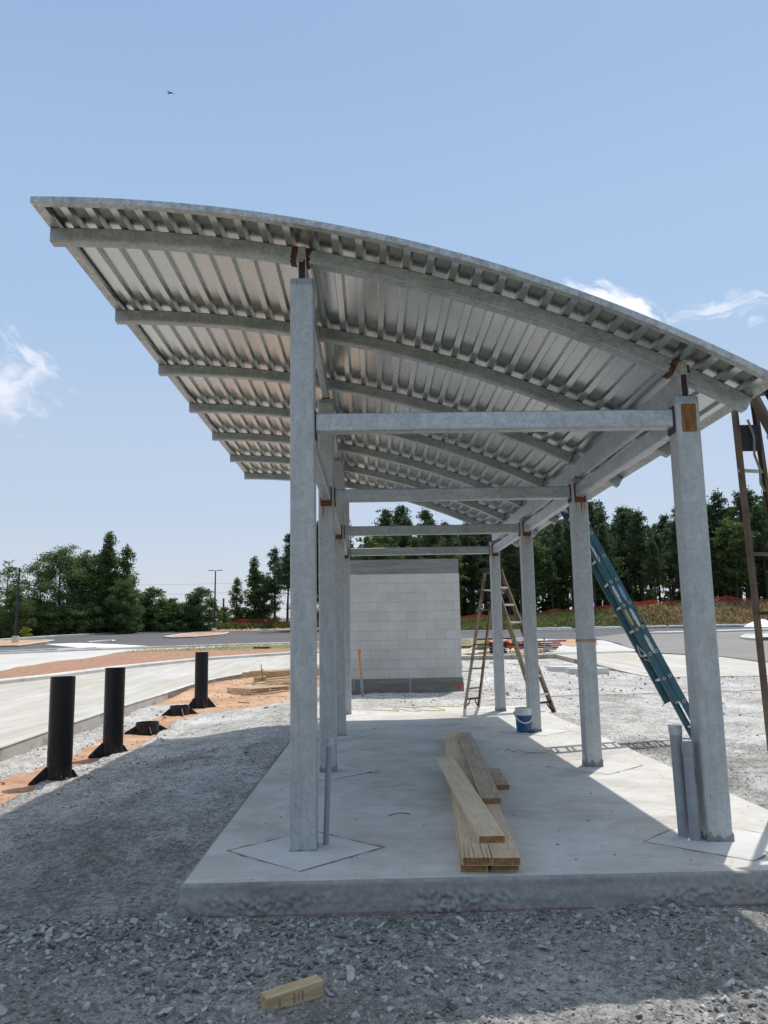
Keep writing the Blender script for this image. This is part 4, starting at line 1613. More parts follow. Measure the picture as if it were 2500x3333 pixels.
# ================================================================== LUMBER ON THE SLAB
def plank(a, b, w, z0, th, mat, label, group='wooden planks stacked on the slab', split=False, name='wooden_plank'):
    """a = middle of the near end, b = middle of the far end; z0 = underside"""
    a, b = Vector((*a, 0)), Vector((*b, 0))
    d = (b - a)
    L = d.length
    mb = MB()
    mb.beam((0, 0, th / 2), (0, L, th / 2), w, th, r=0.0035, n=2)
    o = mb.build(name, mat, loc=(0, 0, 0), smooth=40)
    me = o.data
    # slightly out of true
    for v in me.vertices:
        v.co.x += 0.004 * mnoise.noise(Vector((v.co.y, z0 * 30, 1)))
    o.location = (a.x, a.y, z0)
    o.rotation_euler = (0, 0, -math.atan2(d.x, d.y))
    tag(o, label, 'plank', group)
    e = MB()
    e.beam((0, -0.0012, th / 2), (0, 0.0004, th / 2), w - 0.006, th - 0.006, r=0.002, n=2)
    en = e.build('end_grain', 'end_wood', None, loc=(0, 0, 0))
    en.parent = o
    if split:
        c = MB()
        rs = random.Random(int(z0 * 1000))
        for i in range(6):
            x = -w / 2 + w * (i + 0.6) / 6.4
            L1 = rs.uniform(0.12, 0.7)
            tp = [(x + rs.uniform(-0.003, 0.003), L1 * q / 5) for q in range(6)]
            for q in range(5):
                (xa, ya), (xb, yb) = tp[q], tp[q + 1]
                wa, wb = 0.0022 * (1 - q / 5), 0.0022 * (1 - (q + 1) / 5) + 0.0001
                c.add([(xa - wa, ya, th + 0.0006), (xa + wa, ya, th + 0.0006), (xb + wb, yb, th + 0.0006), (xb - wb, yb, th + 0.0006)], [(0, 1, 2, 3)])
            c.add([(x - 0.002, -0.0022, th), (x + 0.002, -0.0022, th), (x + 0.004, -0.0022, th * 0.25), (x + 0.003, -0.0022, th * 0.25)], [(0, 1, 2, 3)])
        ck = c.build('checks', 'dark_rust', None, loc=(0, 0, 0))
        ck.parent = o
    return o


T2 = 0.0465
plank((1.057, -0.553), (1.50, 5.45), 0.163, 0.0005, T2, 'new_wood', 'bottom plank on the slab directly under the plank with the cracked end')
plank((1.248, -0.530), (1.62, 4.9), 0.163, 0.0005, T2, 'new_wood', 'bottom plank on the slab under the brown unsplit wide plank')
plank((1.073, -0.583), (1.512, 5.545), 0.170, T2 + 0.001, T2, 'new_wood', 'long plank with a cracked split end, second layer of the stack', split=True)
plank((1.245, -0.600), (1.60, 4.6), 0.165, T2 + 0.001, T2, 'new_wood', 'plank with an uncracked end beside the cracked plank in the stack')
plank((1.372, 0.885), (1.645, 5.06), 0.163, 2 * T2 + 0.0015, T2, 'grey_wood', 'weathered grey brown plank lying on top at the far side of the stack')
plank((1.209, -0.277), (1.215, 3.015), 0.169, 2 * T2 + 0.0015, T2, 'fresh_wood', 'palest plank laid slanting across the top of the stack')
plank((1.612, 1.94), (1.665, 2.82), 0.160, 0.0005, T2, 'grey_wood', 'short offcut with a knot lying on the slab beside the plank stack')

# wood block in the gravel
mb = MB()
mb.beam((-0.137, 0, 0), (0.137, 0, 0), 0.068, 0.070, r=0.004, n=2)
o = mb.build('wood_block', 'block_wood', loc=(0, 0, 0), smooth=40)
o.location = (0.098, -1.742, -0.155)
o.rotation_euler = (rad(4), rad(-3), rad(30))
tag(o, 'short squared wooden offcut with dark stamped bars lying in the gravel before the slab', 'wood block')
for x, w_, h_ in ((-0.080, 0.012, 0.036), (-0.010, 0.009, 0.044), (0.012, 0.006, 0.042), (0.030, 0.010, 0.040)):
    mb = MB()
    mb.add([(x, -0.0346, -h_ / 2), (x + w_, -0.0346, -h_ / 2), (x + w_, -0.0346, h_ / 2), (x, -0.0346, h_ / 2)], [(0, 1, 2, 3)])
    st = mb.build('stamp_mark', 'stamp_ink', None, loc=(0, 0, 0))
    st.parent = o

# ================================================================== COOLER JUG
cx, cy = 2.607, 6.10
cl = root('water_cooler', (cx, cy, 0), 'blue drink cooler jug with white lid and handle standing at the foot of a column', 'cooler')
mb = MB()
mb.lathe((cx, cy, 0.003), [(0.0, 0.0), (0.098, 0.0), (0.104, 0.006), (0.113, 0.20), (0.114, 0.236), (0.0, 0.236)], 40)
mb.build('body', 'cooler_blue', cl)
mb = MB()
mb.lathe((cx, cy, 0.003), [(0.1135, 0.236), (0.117, 0.238), (0.118, 0.285), (0.115, 0.288), (0.115, 0.292), (0.119, 0.294), (0.119, 0.325), (0.108, 0.337), (0.06, 0.343), (0.0, 0.343)], 40)
mb.build('lid', 'cooler_white', cl)
mb = MB()
pts = []
for i in range(25):
    t = math.pi * i / 24
    pts.append((cx + 0.132 * math.cos(t) * 1.0, cy - 0.155 * math.sin(t) * 0.85, 0.275 - 0.135 * math.sin(t)))
fr = []
for i, p in enumerate(pts):
    d = (Vector(pts[min(i + 1, 24)]) - Vector(pts[max(i - 1, 0)])).normalized()
    a_ = d.cross(Vector((0, 0.6, 0.8))).normalized()
    fr.append((a_, a_.cross(d).normalized()))
mb.sweep([Vector(p) for p in pts], fr, MB.section(0.010, 0.021, 0.004, 3))
mb.cyl((cx + 0.112, cy, 0.275), (cx + 0.142, cy, 0.275), 0.016, seg=14)
mb.cyl((cx - 0.112, cy, 0.275), (cx - 0.142, cy, 0.275), 0.016, seg=14)
mb.build('handle', 'cooler_white', cl)
mb = MB()
mb.box((cx + 0.085, cy - 0.135, 0.012), (0.075, 0.022, 0.020), rz=-0.15)
mb.cyl((cx + 0.03, cy - 0.128, 0.010), (cx + 0.07, cy - 0.132, 0.010), 0.008, seg=10)
o = mb.build('utility_knife', 'dark_metal', loc=(cx + 0.08, cy - 0.13, 0.0))
tag(o, 'small dark hand tool lying on the slab in front of the blue cooler', 'tool')

# ================================================================== CONDUITS
def conduit(x, y, h, r, lean, name, label, cap):
    rt_ = root(name, (x, y, 0), label, 'conduit')
    mb = MB()
    tx, ty = x + lean[0], y + lean[1]
    mb.cyl((x, y, 0.002), (tx, ty, h), r, r, 28)
    mb.build('pipe', 'grey_conduit', rt_)
    d = (Vector((tx, ty, h)) - Vector((x, y, 0))).normalized()
    top = Vector((tx, ty, h))
    mb = MB()
    if cap == 'coupling':
        mb.cyl(top - d * 0.055, top + d * 0.006, r * 1.10, r * 1.14, 28)
        mb.cyl(top - d * 0.06, top - d * 0.052, r * 1.05, r * 1.12, 28)
        mb.build('coupling', 'tape', rt_)
    elif cap == 'bell':
        mb.cyl(top - d * 0.075, top, r * 1.10, r * 1.12, 28)
        mb.cyl(top - d * 0.088, top - d * 0.075, r * 1.01, r * 1.10, 28, caps=False)
        mb.build('bell_end', 'grey_conduit', rt_)
    else:
        mb.cyl(top - d * 0.05, top + d * 0.004, r * 1.08, r * 1.02, 12)
        mb.box(top + Vector((0.018, 0.0, -0.022)), (0.03, 0.012, 0.05), rz=0.3, ry=0.5)
        mb.box(top + Vector((-0.006, -0.012, -0.03)), (0.02, 0.01, 0.06), rz=-0.3, ry=0.2)
        mb.build('tape', 'tape', rt_)
        mb = MB()
        for zz, rr_ in ((h * 0.715, r * 1.06), (h * 0.70, r * 1.07), (h * 0.685, r * 1.06)):
            q = Vector((x, y, 0)).lerp(top, zz / h)
            mb.cyl(q - d * 0.0016, q + d * 0.0016, rr_, rr_, 20)
        mb.build('string', 'sticker_blue', rt_)
    return rt_


conduit(0.140, 0.155, 0.700, 0.0195, (0.028, 0.0), 'conduit', 'slim grey conduit stub with torn tape on top beside the tallest near column', 'tape')
c1 = conduit(2.592, 0.170, 0.735, 0.041, (-0.013, 0.0), 'conduit', 'taller of two grey conduits with taped cap beside the near right column', 'coupling')
c2 = conduit(2.630, 0.070, 0.640, 0.038, (-0.010, 0.0), 'conduit', 'shorter of two grey conduits with printed lettering beside the near right column', 'bell')
# printed lettering down the shorter conduit
def text_mesh(s, size, ext=0.0):
    cu = bpy.data.curves.new('lettering', 'FONT')
    cu.body = s
    cu.size = size
    cu.extrude = ext
    cu.align_x = 'CENTER'
    cu.align_y = 'CENTER'
    tmp = bpy.data.objects.new('lettering', cu)
    C.objects.link(tmp)
    bpy.context.view_layer.update()
    me = bpy.data.meshes.new_from_object(tmp)
    bpy.data.objects.remove(tmp)
    return me


me = text_mesh('NCCOA12', 0.020)
o = link('lettering', me, 'dark_metal', c2)
o.rotation_euler = Matrix((Vector((0, 0, -1)), Vector((0.85, 0.52, 0)).normalized(), Vector((0.52, -0.85, 0)).normalized())).transposed().to_euler()
me.transform(Matrix.Translation((0, 0, 0)))
o.location = (0.0195, -0.0305, 0.42)

# ================================================================== STEPLADDER BEHIND THE LAST COLUMN
def ladder_rail(mb, p0, p1, w, t, face):
    """C channel: web of width w, flanges depth t; face = outward normal of the web"""
    p0, p1 = Vector(p0), Vector(p1)
    d = (p1 - p0).normalized()
    n = Vector(face)
    n = (n - d * n.dot(d)).normalized()
    s = d.cross(n).normalized()
    sec = [(-w / 2, 0), (w / 2, 0), (w / 2, -t), (w / 2 - 0.006, -t), (w / 2 - 0.006, -0.006), (-w / 2 + 0.006, -0.006), (-w / 2 + 0.006, -t), (-w / 2, -t)]
    mb.sweep([p0, p1], [(s, n)] * 2, sec)


def stepladder(nm, A, B, Cc, D, T0, label, mat_front, mat_rear, steps, rungs, cap_w):
    """A,B = feet of the rear (rung) side; Cc,D = feet of the step side; T0 = middle of the top cap"""
    A, B, Cc, D, T0 = map(Vector, (A, B, Cc, D, T0))
    rt_ = root(nm, (A + B + Cc + D) / 4, label, 'stepladder')
    w = ((B - A).normalized() + (D - Cc).normalized()).normalized()
    w.z = 0
    fwd = (((Cc + D) / 2) - ((A + B) / 2))
    fwd.z = 0
    fwd.normalize()
    tr1, tr2 = T0 - w * cap_w / 2 - fwd * 0.05, T0 + w * cap_w / 2 - fwd * 0.05
    tf1, tf2 = T0 - w * cap_w / 2 + fwd * 0.07, T0 + w * cap_w / 2 + fwd * 0.07
    for p, q, s in ((A, tr1, -1), (B, tr2, 1)):
        mb = MB()
        ladder_rail(mb, p, q, 0.052, 0.028, w * s)
        mb.build('leg', mat_rear, rt_)
    for p, q, s in ((Cc, tf1, -1), (D, tf2, 1)):
        mb = MB()
        ladder_rail(mb, p, q, 0.088, 0.032, w * s)
        mb.build('leg', mat_front, rt_)
    mb = MB()
    m_ = Matrix((w, fwd, Vector((0, 0, 1)))).transposed()
    def obox(c, size, mb=mb):
        vs = [c + m_ @ Vector((x * size[0] / 2, y * size[1] / 2, z * size[2] / 2)) for z in (-1, 1) for y in (-1, 1) for x in (-1, 1)]
        mb.add(vs, [(0, 2, 3, 1), (4, 5, 7, 6), (0, 1, 5, 4), (2, 6, 7, 3), (0, 4, 6, 2), (1, 3, 7, 5)])
    obox(T0 + Vector((0, 0, 0.02)), (cap_w + 0.07, 0.21, 0.055), mb)
    obox(T0 + fwd * 0.0 + Vector((0, 0, -0.03)), (cap_w + 0.05, 0.17, 0.05), mb)
    mb.build('top_cap', 'dark_metal', rt_)
    H = T0.z - A.z
    for i in range(1, steps + 1):
        t = i / (steps + 1)
        a_, b_ = Cc.lerp(tf1, t), D.lerp(tf2, t)
        mb = MB()
        c_ = (a_ + b_) / 2
        L = (b_ - a_).length
        obox(c_, (L, 0.085, 0.010), mb)
        obox(c_ + fwd * 0.040 + Vector((0, 0, -0.014)), (L, 0.006, 0.034), mb)
        obox(c_ - fwd * 0.040 + Vector((0, 0, -0.014)), (L, 0.006, 0.034), mb)
        mb.build('step', 'aluminium', rt_)
    for i in range(1, rungs + 1):
        t = i / (rungs + 1)
        a_, b_ = A.lerp(tr1, t), B.lerp(tr2, t)
        mb = MB()
        obox((a_ + b_) / 2, ((b_ - a_).length, 0.022, 0.028), mb)
        mb.build('rung', 'brown_fibreglass' if i != rungs else 'aluminium', rt_)
    # bottom braces with curved gussets
    for p, q, tp, tq, in ((A, B, tr1, tr2), (Cc, D, tf1, tf2)):
        t = 0.17 / H
        a_, b_ = p.lerp(tp, t), q.lerp(tq, t)
        mb = MB()
        obox((a_ + b_) / 2, ((b_ - a_).length, 0.03, 0.035), mb)
        for s, e, o_ in ((a_, p, (b_ - a_).normalized()), (b_, q, (a_ - b_).normalized())):
            pts = []
            for i in range(9):
                u = i / 8
                g = s + o_ * 0.13 * math.cos(u * math.pi / 2) + (e - s) * 0.95 * math.sin(u * math.pi / 2) * 0.85
                pts.append(g)
            frs = [(fwd, Vector((0, 0, 1)).cross(fwd).normalized())] * 9
            mb.path([Vector(x) for x in pts], 0.013, 6)
        mb.build('foot_brace', 'dark_metal', rt_)
    # spreaders
    for p, q, u, v_ in ((A, Cc, tr1, tf1), (B, D, tr2, tf2)):
        a_, b_ = p.lerp(u, 0.46), q.lerp(v_, 0.46)
        mb = MB()
        mid = (a_ + b_) / 2 + Vector((0, 0, 0.012))
        mb.beam(a_, mid, 0.008, 0.026)
        mb.beam(mid, b_, 0.008, 0.026)
        mb.build('spreader', 'dark_rust', rt_)
    return rt_


stepladder('stepladder', (2.19, 9.88, 0.001), (2.50, 10.15, 0.001), (3.34, 8.78, 0.001), (3.72, 9.10, -0.03), (2.77, 9.55, 2.56),
           'tan fibreglass stepladder opened on the far corner of the slab', 'tan_fibreglass', 'tan_fibreglass', 7, 6, 0.30)
# tall brown stepladder by the right edge of the roof
stepladder('stepladder', (3.63, 0.98, -0.05), (3.98, 1.06, -0.05), (4.66, 0.10, -0.10), (5.08, 0.22, -0.08), (3.62, 0.80, 3.36),
           'tall weathered brown stepladder standing close under the low edge of the roof', 'brown_fibreglass', 'brown_fibreglass', 7, 4, 0.22)
mb = MB()
mb.box((3.60, 0.84, 2.95), (0.20, 0.02, 0.22))
o = mb.build('hinge_panel', 'dark_metal', bpy.data.objects['stepladder.001'], smooth=None)
mb = MB()
pts = [(3.60, 0.82, 3.10), (3.63, 0.80, 2.95), (3.62, 0.80, 2.80), (3.655, 0.80, 2.68), (3.65, 0.8, 2.56), (3.69, 0.8, 2.48)]
from mathutils.geometry import interpolate_bezier
sm = []
for i in range(len(pts) - 1):
    for q in range(5):
        sm.append(Vector(pts[i]).lerp(Vector(pts[i + 1]), q / 5))
mb.path(sm, 0.010, 8)
o = mb.build('rope', 'rope_grey', loc=pts[0])
tag(o, 'frayed grey rope hanging from the top of the brown stepladder', 'rope')

# ================================================================== BLUE EXTENSION LADDER
Fo, To = Vector((4.66, 4.87, -0.05)), Vector((3.30, 5.33, 3.06))
du = (To - Fo).normalized()
rung_d = Vector((0.04, 1.0, 0)).normalized()
rung_d = (rung_d - du * rung_d.dot(du)).normalized()
nl = rung_d.cross(du).normalized()
if nl.x > 0:
    nl = -nl
lad = root('extension_ladder', Fo, 'blue fibreglass extension ladder leaning against the low edge of the roof', 'ladder')
WL = 0.46
Ltot_l = (To - Fo).length + 0.16
Wd = 0.083
fly0 = 0.60
for side, off in ((0, 0.0), (1, WL)):
    mb = MB()
    ladder_rail(mb, Fo + rung_d * off - nl * Wd * 0.5, Fo + du * Ltot_l + rung_d * off - nl * Wd * 0.5, Wd, 0.036, -rung_d if side == 0 else rung_d)
    mb.build('rail', 'blue_fibreglass', lad)
    mb = MB()
    ladder_rail(mb, Fo + du * fly0 + rung_d * (off + (0.010 if side == 0 else -0.010)) + nl * Wd * 0.52, Fo + du * Ltot_l + rung_d * (off + (0.010 if side == 0 else -0.010)) + nl * Wd * 0.52, Wd, 0.036, -rung_d if side == 0 else rung_d)
    mb.build('fly_rail', 'blue_fibreglass', lad)
    mb = MB()
    for k_, sg in ((-nl * Wd * 0.985, 1), (nl * Wd * 1.005, 1)):
        p0 = Fo + rung_d * off + k_ + du * (0 if sg and k_.dot(nl) < 0 else fly0)
        mb.beam(p0 + rung_d * (0.016 if side == 0 else -0.016), Fo + du * Ltot_l + rung_d * (off + (0.016 if side == 0 else -0.016)) + k_, 0.034, 0.004, up=nl)
    mb.build('flange', 'dark_fibreglass', lad)
i = 0
t = 0.22
while t < Ltot_l - 0.1:
    q = Fo + du * t
    for which, oo in (('base', -nl * Wd * 0.5), ('fly', nl * Wd * 0.52)):
        if which == 'fly' and t < fly0 + 0.05:
            continue
        mb = MB()
        mb.cyl(q + oo + rung_d * 0.002, q + oo + rung_d * (WL - 0.002), 0.017, seg=12)
        rg_ = mb.build('rung', 'aluminium', lad)
        mb = MB()
        for s in (-0.0035, WL + 0.0035):
            e = q + oo + rung_d * s
            dd = -rung_d if s < 0 else rung_d
            if which == 'fly' and s < 0:
                e = e + rung_d * 0.010
            mb.cyl(e, e + dd * 0.004, 0.0225, 0.021, 16)
        mb.build('rung_plug', 'aluminium', rg_)
        mb = MB()
        e = q + oo - rung_d * (0.0080 if which == 'base' else -0.0025)
        mb.cyl(e, e - rung_d * 0.0012, 0.0135, 0.0135, 12)
        mb.build('rung_hole', 'black_plastic', rg_)
    t += 0.352
    i += 1
# stickers on the near rail


def rail_sticker(name, t0, t1, nn, w, mat, ragged=0.0, seed=1):
    rs = random.Random(seed)
    mb = MB()
    n = 14
    L_, R_ = [], []
    for i in range(n + 1):
        u = i / n
        e = math.sin(math.pi * min(1, max(0.0, u * 1.0))) ** 0.35 if ragged else 1.0
        p = Fo + du * (t0 + (t1 - t0) * u) + nl * nn - rung_d * (0.0012 if nn < 0 else -0.0088)
        L_.append(p + nl * w / 2 * (e - rs.uniform(0, ragged)))
        R_.append(p - nl * w / 2 * (e - rs.uniform(0, ragged)))
    vs = L_ + R_
    mb.add(vs, [(i, i + 1, n + 2 + i, n + 1 + i) for i in range(n)])
    return mb.build(name, mat, lad, smooth=None)


rail_sticker('sticker', 2.62, 2.90, 0.045, 0.032, 'sticker_white', 0.35, 2)
rail_sticker('sticker', 2.02, 2.28, 0.055, 0.042, 'sticker_white', 0.12, 3)
rail_sticker('sticker', 2.00, 2.27, 0.0 - 0.02, 0.050, 'sticker_blue', 0.2, 4)
rail_sticker('sticker', 1.63, 1.92, 0.012 - 0.02, 0.048, 'sticker_white', 0.12, 5)
rail_sticker('sticker', 1.70, 1.92, 0.060, 0.036, 'sticker_yellow', 0.0, 6)
rail_sticker('sticker', 1.25, 1.53, -0.010, 0.050, 'sticker_white', 0.16, 7)
cs = rail_sticker('sticker', 1.66, 1.86, -0.066, 0.030, 'dark_fibreglass', 0.0, 8)
me = text_mesh('CAUTION', 0.034)
o = link('lettering', me, 'sticker_yellow', cs)
pc = Fo + du * 1.76 - nl * 0.066 - rung_d * 0.0024
mrot = Matrix((-du, nl * -1 if (-du).cross(nl * -1).dot(-rung_d) > 0 else nl, -rung_d)).transposed()
o.rotation_euler = mrot.to_euler()
o.location = pc - Fo
# rung lock hooks
mb = MB()
hk = Fo + du * 1.28 + rung_d * 0.10 + nl * 0.12
mb.path([hk + du * 0.16, hk + du * 0.02 + nl * 0.03, hk - du * 0.02 - nl * 0.05, hk + du * 0.16], 0.006, 6, up=rung_d)
mb.path([hk - du * 0.04, hk - du * 0.10 - nl * 0.06, hk - du * 0.03 - nl * 0.09], 0.005, 6, up=rung_d)
mb.build('rung_lock', 'aluminium', lad)
# swivel feet
mb = MB()
for off in (0, WL):
    mb.box(Fo + rung_d * off + Vector((0, 0, 0.012)) - nl * Wd * 0.5, (0.11, 0.05, 0.02))
    mb.box(Fo + rung_d * off + Vector((0, 0, 0.05)) - nl * Wd * 0.5, (0.03, 0.045, 0.09))
mb.build('foot', 'dark_metal', lad)

# ================================================================== BLACK PIPES WITH FINS
def pipe_post(x, y, z, r, h, ang, label, stub=False, group=None, finh=0.20, finw=0.19):
    rt_ = root('pipe_sleeve' if stub else 'steel_bollard', (x, y, z), label, 'bollard', group)
    seg = 48
    mb = MB()
    t = 0.012
    mb.lathe((x, y, z - 0.06), [(r - t, h + 0.06), (r, h + 0.06), (r, 0), (r - t, 0), (r - t, h + 0.06)], seg)
    o = mb.build('pipe', 'black_pipe', rt_, smooth=40)
    for q in range(4):
        a_ = ang + q * math.pi / 2
        d = Vector((math.cos(a_), math.sin(a_), 0))
        s = Vector((-d.y, d.x, 0))
        c = Vector((x, y, z - 0.03))
        fw, fh = (finw, finh) if (d.x < 0.2 or stub or y > 10) else (finw * 0.5, finh * 0.75)
        p = [c + d * (r - 0.004), c + d * (r + fw), c + d * (r + fw - 0.0), c + d * (r + 0.012) + Vector((0, 0, fh)), c + d * (r - 0.004) + Vector((0, 0, fh))]
        p[2] = p[1] + Vector((0, 0, 0.035)) - d * 0.004
        mb = MB()
        mb.prism([v + s * 0.007 for v in p], None, -s * 0.014)
        mb.build('fin', 'black_pipe', rt_, smooth=None)
    return rt_


G1 = 'black pipe posts along the ditch'
pipe_post(-3.166, 4.12, -0.205, 0.139, 1.185, rad(208), 'nearest black steel pipe post with dust and stone splashes on its foot', group=G1)
pipe_post(-3.213, 6.21, -0.205, 0.139, 1.205, rad(208), 'middle black steel pipe post, second from the camera beside the ditch', group=G1)
pipe_post(-3.505, 13.53, -0.20, 0.152, 1.27, rad(205), 'farthest black steel pipe post standing in bare red clay', group=G1, finh=0.26, finw=0.21)
G2 = 'cut pipe sleeves with fins between the posts'
pipe_post(-3.49, 8.99, -0.205, 0.20, 0.16, rad(25), 'low open pipe sleeve with fins, nearer of the two in the ditch', True, G2, 0.13, 0.19)
pipe_post(-3.59, 11.80, -0.20, 0.20, 0.20, rad(25), 'low open pipe sleeve with fins, farther one near the third post', True, G2, 0.18, 0.20)

# ================================================================== WALL
wy = 14.2
wx0, wx1 = -0.25, 2.644
wl_ = root('block_wall', ((wx0 + wx1) / 2, wy + 0.12, 0), 'freestanding grey concrete block wall with dark band on top behind the shelter', 'wall')
mb = MB()
mb.box(((wx0 + wx1) / 2, wy + 0.117, (0.339 + 2.867) / 2), (wx1 - wx0, 0.234, 2.867 - 0.339))
ob = mb.build('blockwork', 'concrete_block', wl_, smooth=None)
# move the texture origin to the first course
dz = 0.339
for v in ob.data.vertices:
    v.co.x += (wl_.location.x - (wx1 + 0.4596 * 0.17))
    v.co.z -= dz
ob.location = (-(wl_.location.x - (wx1 + 0.4596 * 0.17)), 0, dz)
mb = MB()
mb.box(((wx0 + wx1) / 2 - 0.003, wy + 0.117, (2.868 + 3.224) / 2), (wx1 - wx0 - 0.012, 0.226, 3.224 - 2.868))
mb.build('bond_beam', 'wet_concrete', wl_, smooth=None)
mb = MB()
mb.box(((wx0 + wx1) / 2 + 0.01, wy + 0.110, (0.20 + 0.338) / 2), (wx1 - wx0 + 0.03, 0.255, 0.138))
mb.box(((wx0 + wx1) / 2 + 0.012, wy + 0.105, -0.06), (wx1 - wx0 + 0.045, 0.280, 0.517))
mb.build('footing', 'footing_concrete', wl_, smooth=None)
mb = MB()
for i in range(9):
    x = wx0 + 0.25 + i * 0.28 + 0.08 * math.sin(i * 5)
    mb.cyl((x, wy + 0.05, 3.222), (x + 0.008, wy + 0.05, 3.245), 0.004, seg=6)
mb.build('tie_wires', 'dark_metal', wl_)
mb = MB()
n = 18
mb.add([(2.56 + 0.05 * math.cos(2 * math.pi * i / n) * (1 + 0.25 * math.sin(i * 2.3)), wy - 0.037, 0.13 + 0.065 * math.sin(2 * math.pi * i / n) * (1 + 0.25 * math.cos(i * 1.7))) for i in range(n)], [tuple(range(n))])
mb.build('paint_mark', 'red_paint', wl_)

# grey and orange pipe before the wall
mb = MB()
pv = root('marker_pipe', (0.24, 13.46, -0.04), 'leaning grey pipe with orange upper half in front of the block wall', 'pipe')
p0, p1 = Vector((0.245, 13.46, -0.06)), Vector((0.165, 13.46, 1.07))
mb.cyl(p0, p0.lerp(p1, 0.42), 0.036, 0.036, 20)
mb.build('grey_pipe', 'grey_conduit', pv)
mb = MB()
q0 = p0.lerp(p1, 0.42)
mb.beam(q0, p1, 0.052, 0.03, up=(0, 1, 0), r=0.004)
mb.box(p1 + Vector((0.02, 0, -0.09)), (0.05, 0.05, 0.12), ry=0.2)
mb.build('orange_stake', 'orange_pvc', pv)

# ================================================================== CORDS
def cord(name, pts, r, mat, label, z=None, cat='cord', sub=4, curl=0.0):
    sm = []
    n = len(pts)
    for i in range(n - 1):
        p0, p1, p2, p3 = (Vector(pts[max(0, i - 1)]), Vector(pts[i]), Vector(pts[i + 1]), Vector(pts[min(n - 1, i + 2)]))
        for q in range(sub):
            t = q / sub
            sm.append(0.5 * ((2 * p1) + (-p0 + p2) * t + (2 * p0 - 5 * p1 + 4 * p2 - p3) * t * t + (-p0 + 3 * p1 - 3 * p2 + p3) * t ** 3))
    sm.append(Vector(pts[-1]))
    mb = MB()
    mb.path(sm, r, 6)
    o = mb.build(name, mat, loc=sm[0])
    return tag(o, label, cat)


zz = 0.012
cp = [(-0.62, 10.05, 0.01), (0.25, 9.98, zz), (0.75, 9.62, zz), (0.95, 9.50, zz), (0.86, 9.95, zz), (0.92, 10.10, zz), (1.12, 9.50, zz), (1.35, 9.42, zz), (1.22, 9.95, zz), (1.34, 10.0, zz + 0.01), (1.42, 9.55, zz), (1.80, 9.50, zz), (1.62, 10.05, zz), (1.50, 10.22, zz), (1.05, 9.95, zz + 0.01), (1.5, 10.15, zz + 0.01), (1.95, 10.20, 0.01), (2.15, 10.18, 0.012)]
cord('yellow_cable', cp, 0.0055, 'yellow_cord', 'yellow extension cord in loose loops across the far end of the slab')
cz = -0.125
cp = [(-2.05, 8.6, -0.145), (-1.85, 9.35, -0.14), (-1.55, 9.1, cz - 0.015), (-1.3, 9.3, cz), (-1.05, 9.0, cz + 0.02), (-1.12, 9.6, cz + 0.06), (-1.35, 9.85, cz + 0.14), (-1.42, 9.5, cz + 0.10), (-1.2, 9.0, cz + 0.01), (-0.85, 8.9, cz + 0.03), (-0.8, 9.4, cz + 0.05), (-1.1, 9.75, cz + 0.01), (-1.6, 9.6, cz - 0.01), (-1.75, 9.2, cz - 0.02), (-1.3, 8.8, cz), (-0.9, 9.1, cz + 0.04), (-0.75, 9.8, -0.03), (-0.62, 10.05, 0.01)]
cord('yellow_cable', cp, 0.006, 'yellow_cord', 'tangle of yellow extension cord lying on the gravel past the tall columns')
lp = [(2.2, 10.45, 0.02)] + [(x, y, float(gravel_z(np.array([x]), np.array([y]))[0]) + 0.018) for x, y in [(2.97, 11.7), (3.6, 12.0), (4.43, 12.25), (5.6, 12.51), (6.68, 12.63), (7.5, 12.8), (8.4, 12.88), (9.35, 13.04), (11, 13.2), (14, 13.6)]]
cord('string_line', lp, 0.008, 'orange_string', 'thin tan string line running across the open gravel behind the columns')
cord('wire', [(2.02, 4.2, 0.008), (2.08, 4.28, 0.02), (2.14, 4.18, 0.008), (2.20, 4.26, 0.02), (2.27, 4.14, 0.006), (2.4, 4.10, 0.006), (2.5, 4.12, 0.008), (2.56, 4.22, 0.02), (2.60, 4.10, 0.006), (2.66, 4.20, 0.01)], 0.0022, 'wire', 'bent piece of thin dark wire lying on the slab beyond the planks', cat='wire')
cord('wire', [(1.27, 3.9, 0.006), (1.18, 4.35, 0.012)], 0.004, 'tape', 'short bit of bright metal rod beside the far end of the planks', cat='rod')
cord('twig', [(0.58, 0.98, 0.005), (0.66, 1.05, 0.010), (0.75, 1.04, 0.005)], 0.003, 'dark_metal', 'small dark twig lying on the open slab left of the planks', cat='twig')
mb = MB()
for i in range(7):
    an = i * 0.9
    c = Vector((0.47 + 0.022 * math.cos(an), 2.97 + 0.02 * math.sin(an), 0.006))
    mb.add([c, c + Vector((0.04 * math.cos(an), 0.03 * math.sin(an), 0.006)), c + Vector((0.05 * math.cos(an + 0.5), 0.03 * math.sin(an + 0.5), 0.003)), c + Vector((0.02 * math.cos(an + 0.9), 0.02 * math.sin(an + 0.9), 0.0))], [(0, 1, 2, 3)])
o = mb.build('leaf_sprig', 'leaf_green', loc=(0.47, 2.97, 0), smooth=None)
tag(o, 'tiny wilted green sprig lying on the slab behind the nearest tall column', 'sprig')


# ================================================================== WOOD PILE BY THE DITCH
def timber(name, a, b, w, h, z, mat, label, cat='board', group=None, tilt=0.0, r=0.006):
    a, b = Vector((*a, z)), Vector((*b, z + tilt))
    mb = MB()
    L = (b - a).length
    mb.beam((0, 0, h / 2), (0, L, h / 2), w, h, r=r, n=2)
    o = mb.build(name, mat, loc=(0, 0, 0), smooth=40)
    d = b - a
    o.location = a
    o.rotation_euler = (math.atan2(d.z, math.hypot(d.x, d.y)), 0, -math.atan2(d.x, d.y))
    return tag(o, label, cat, group)


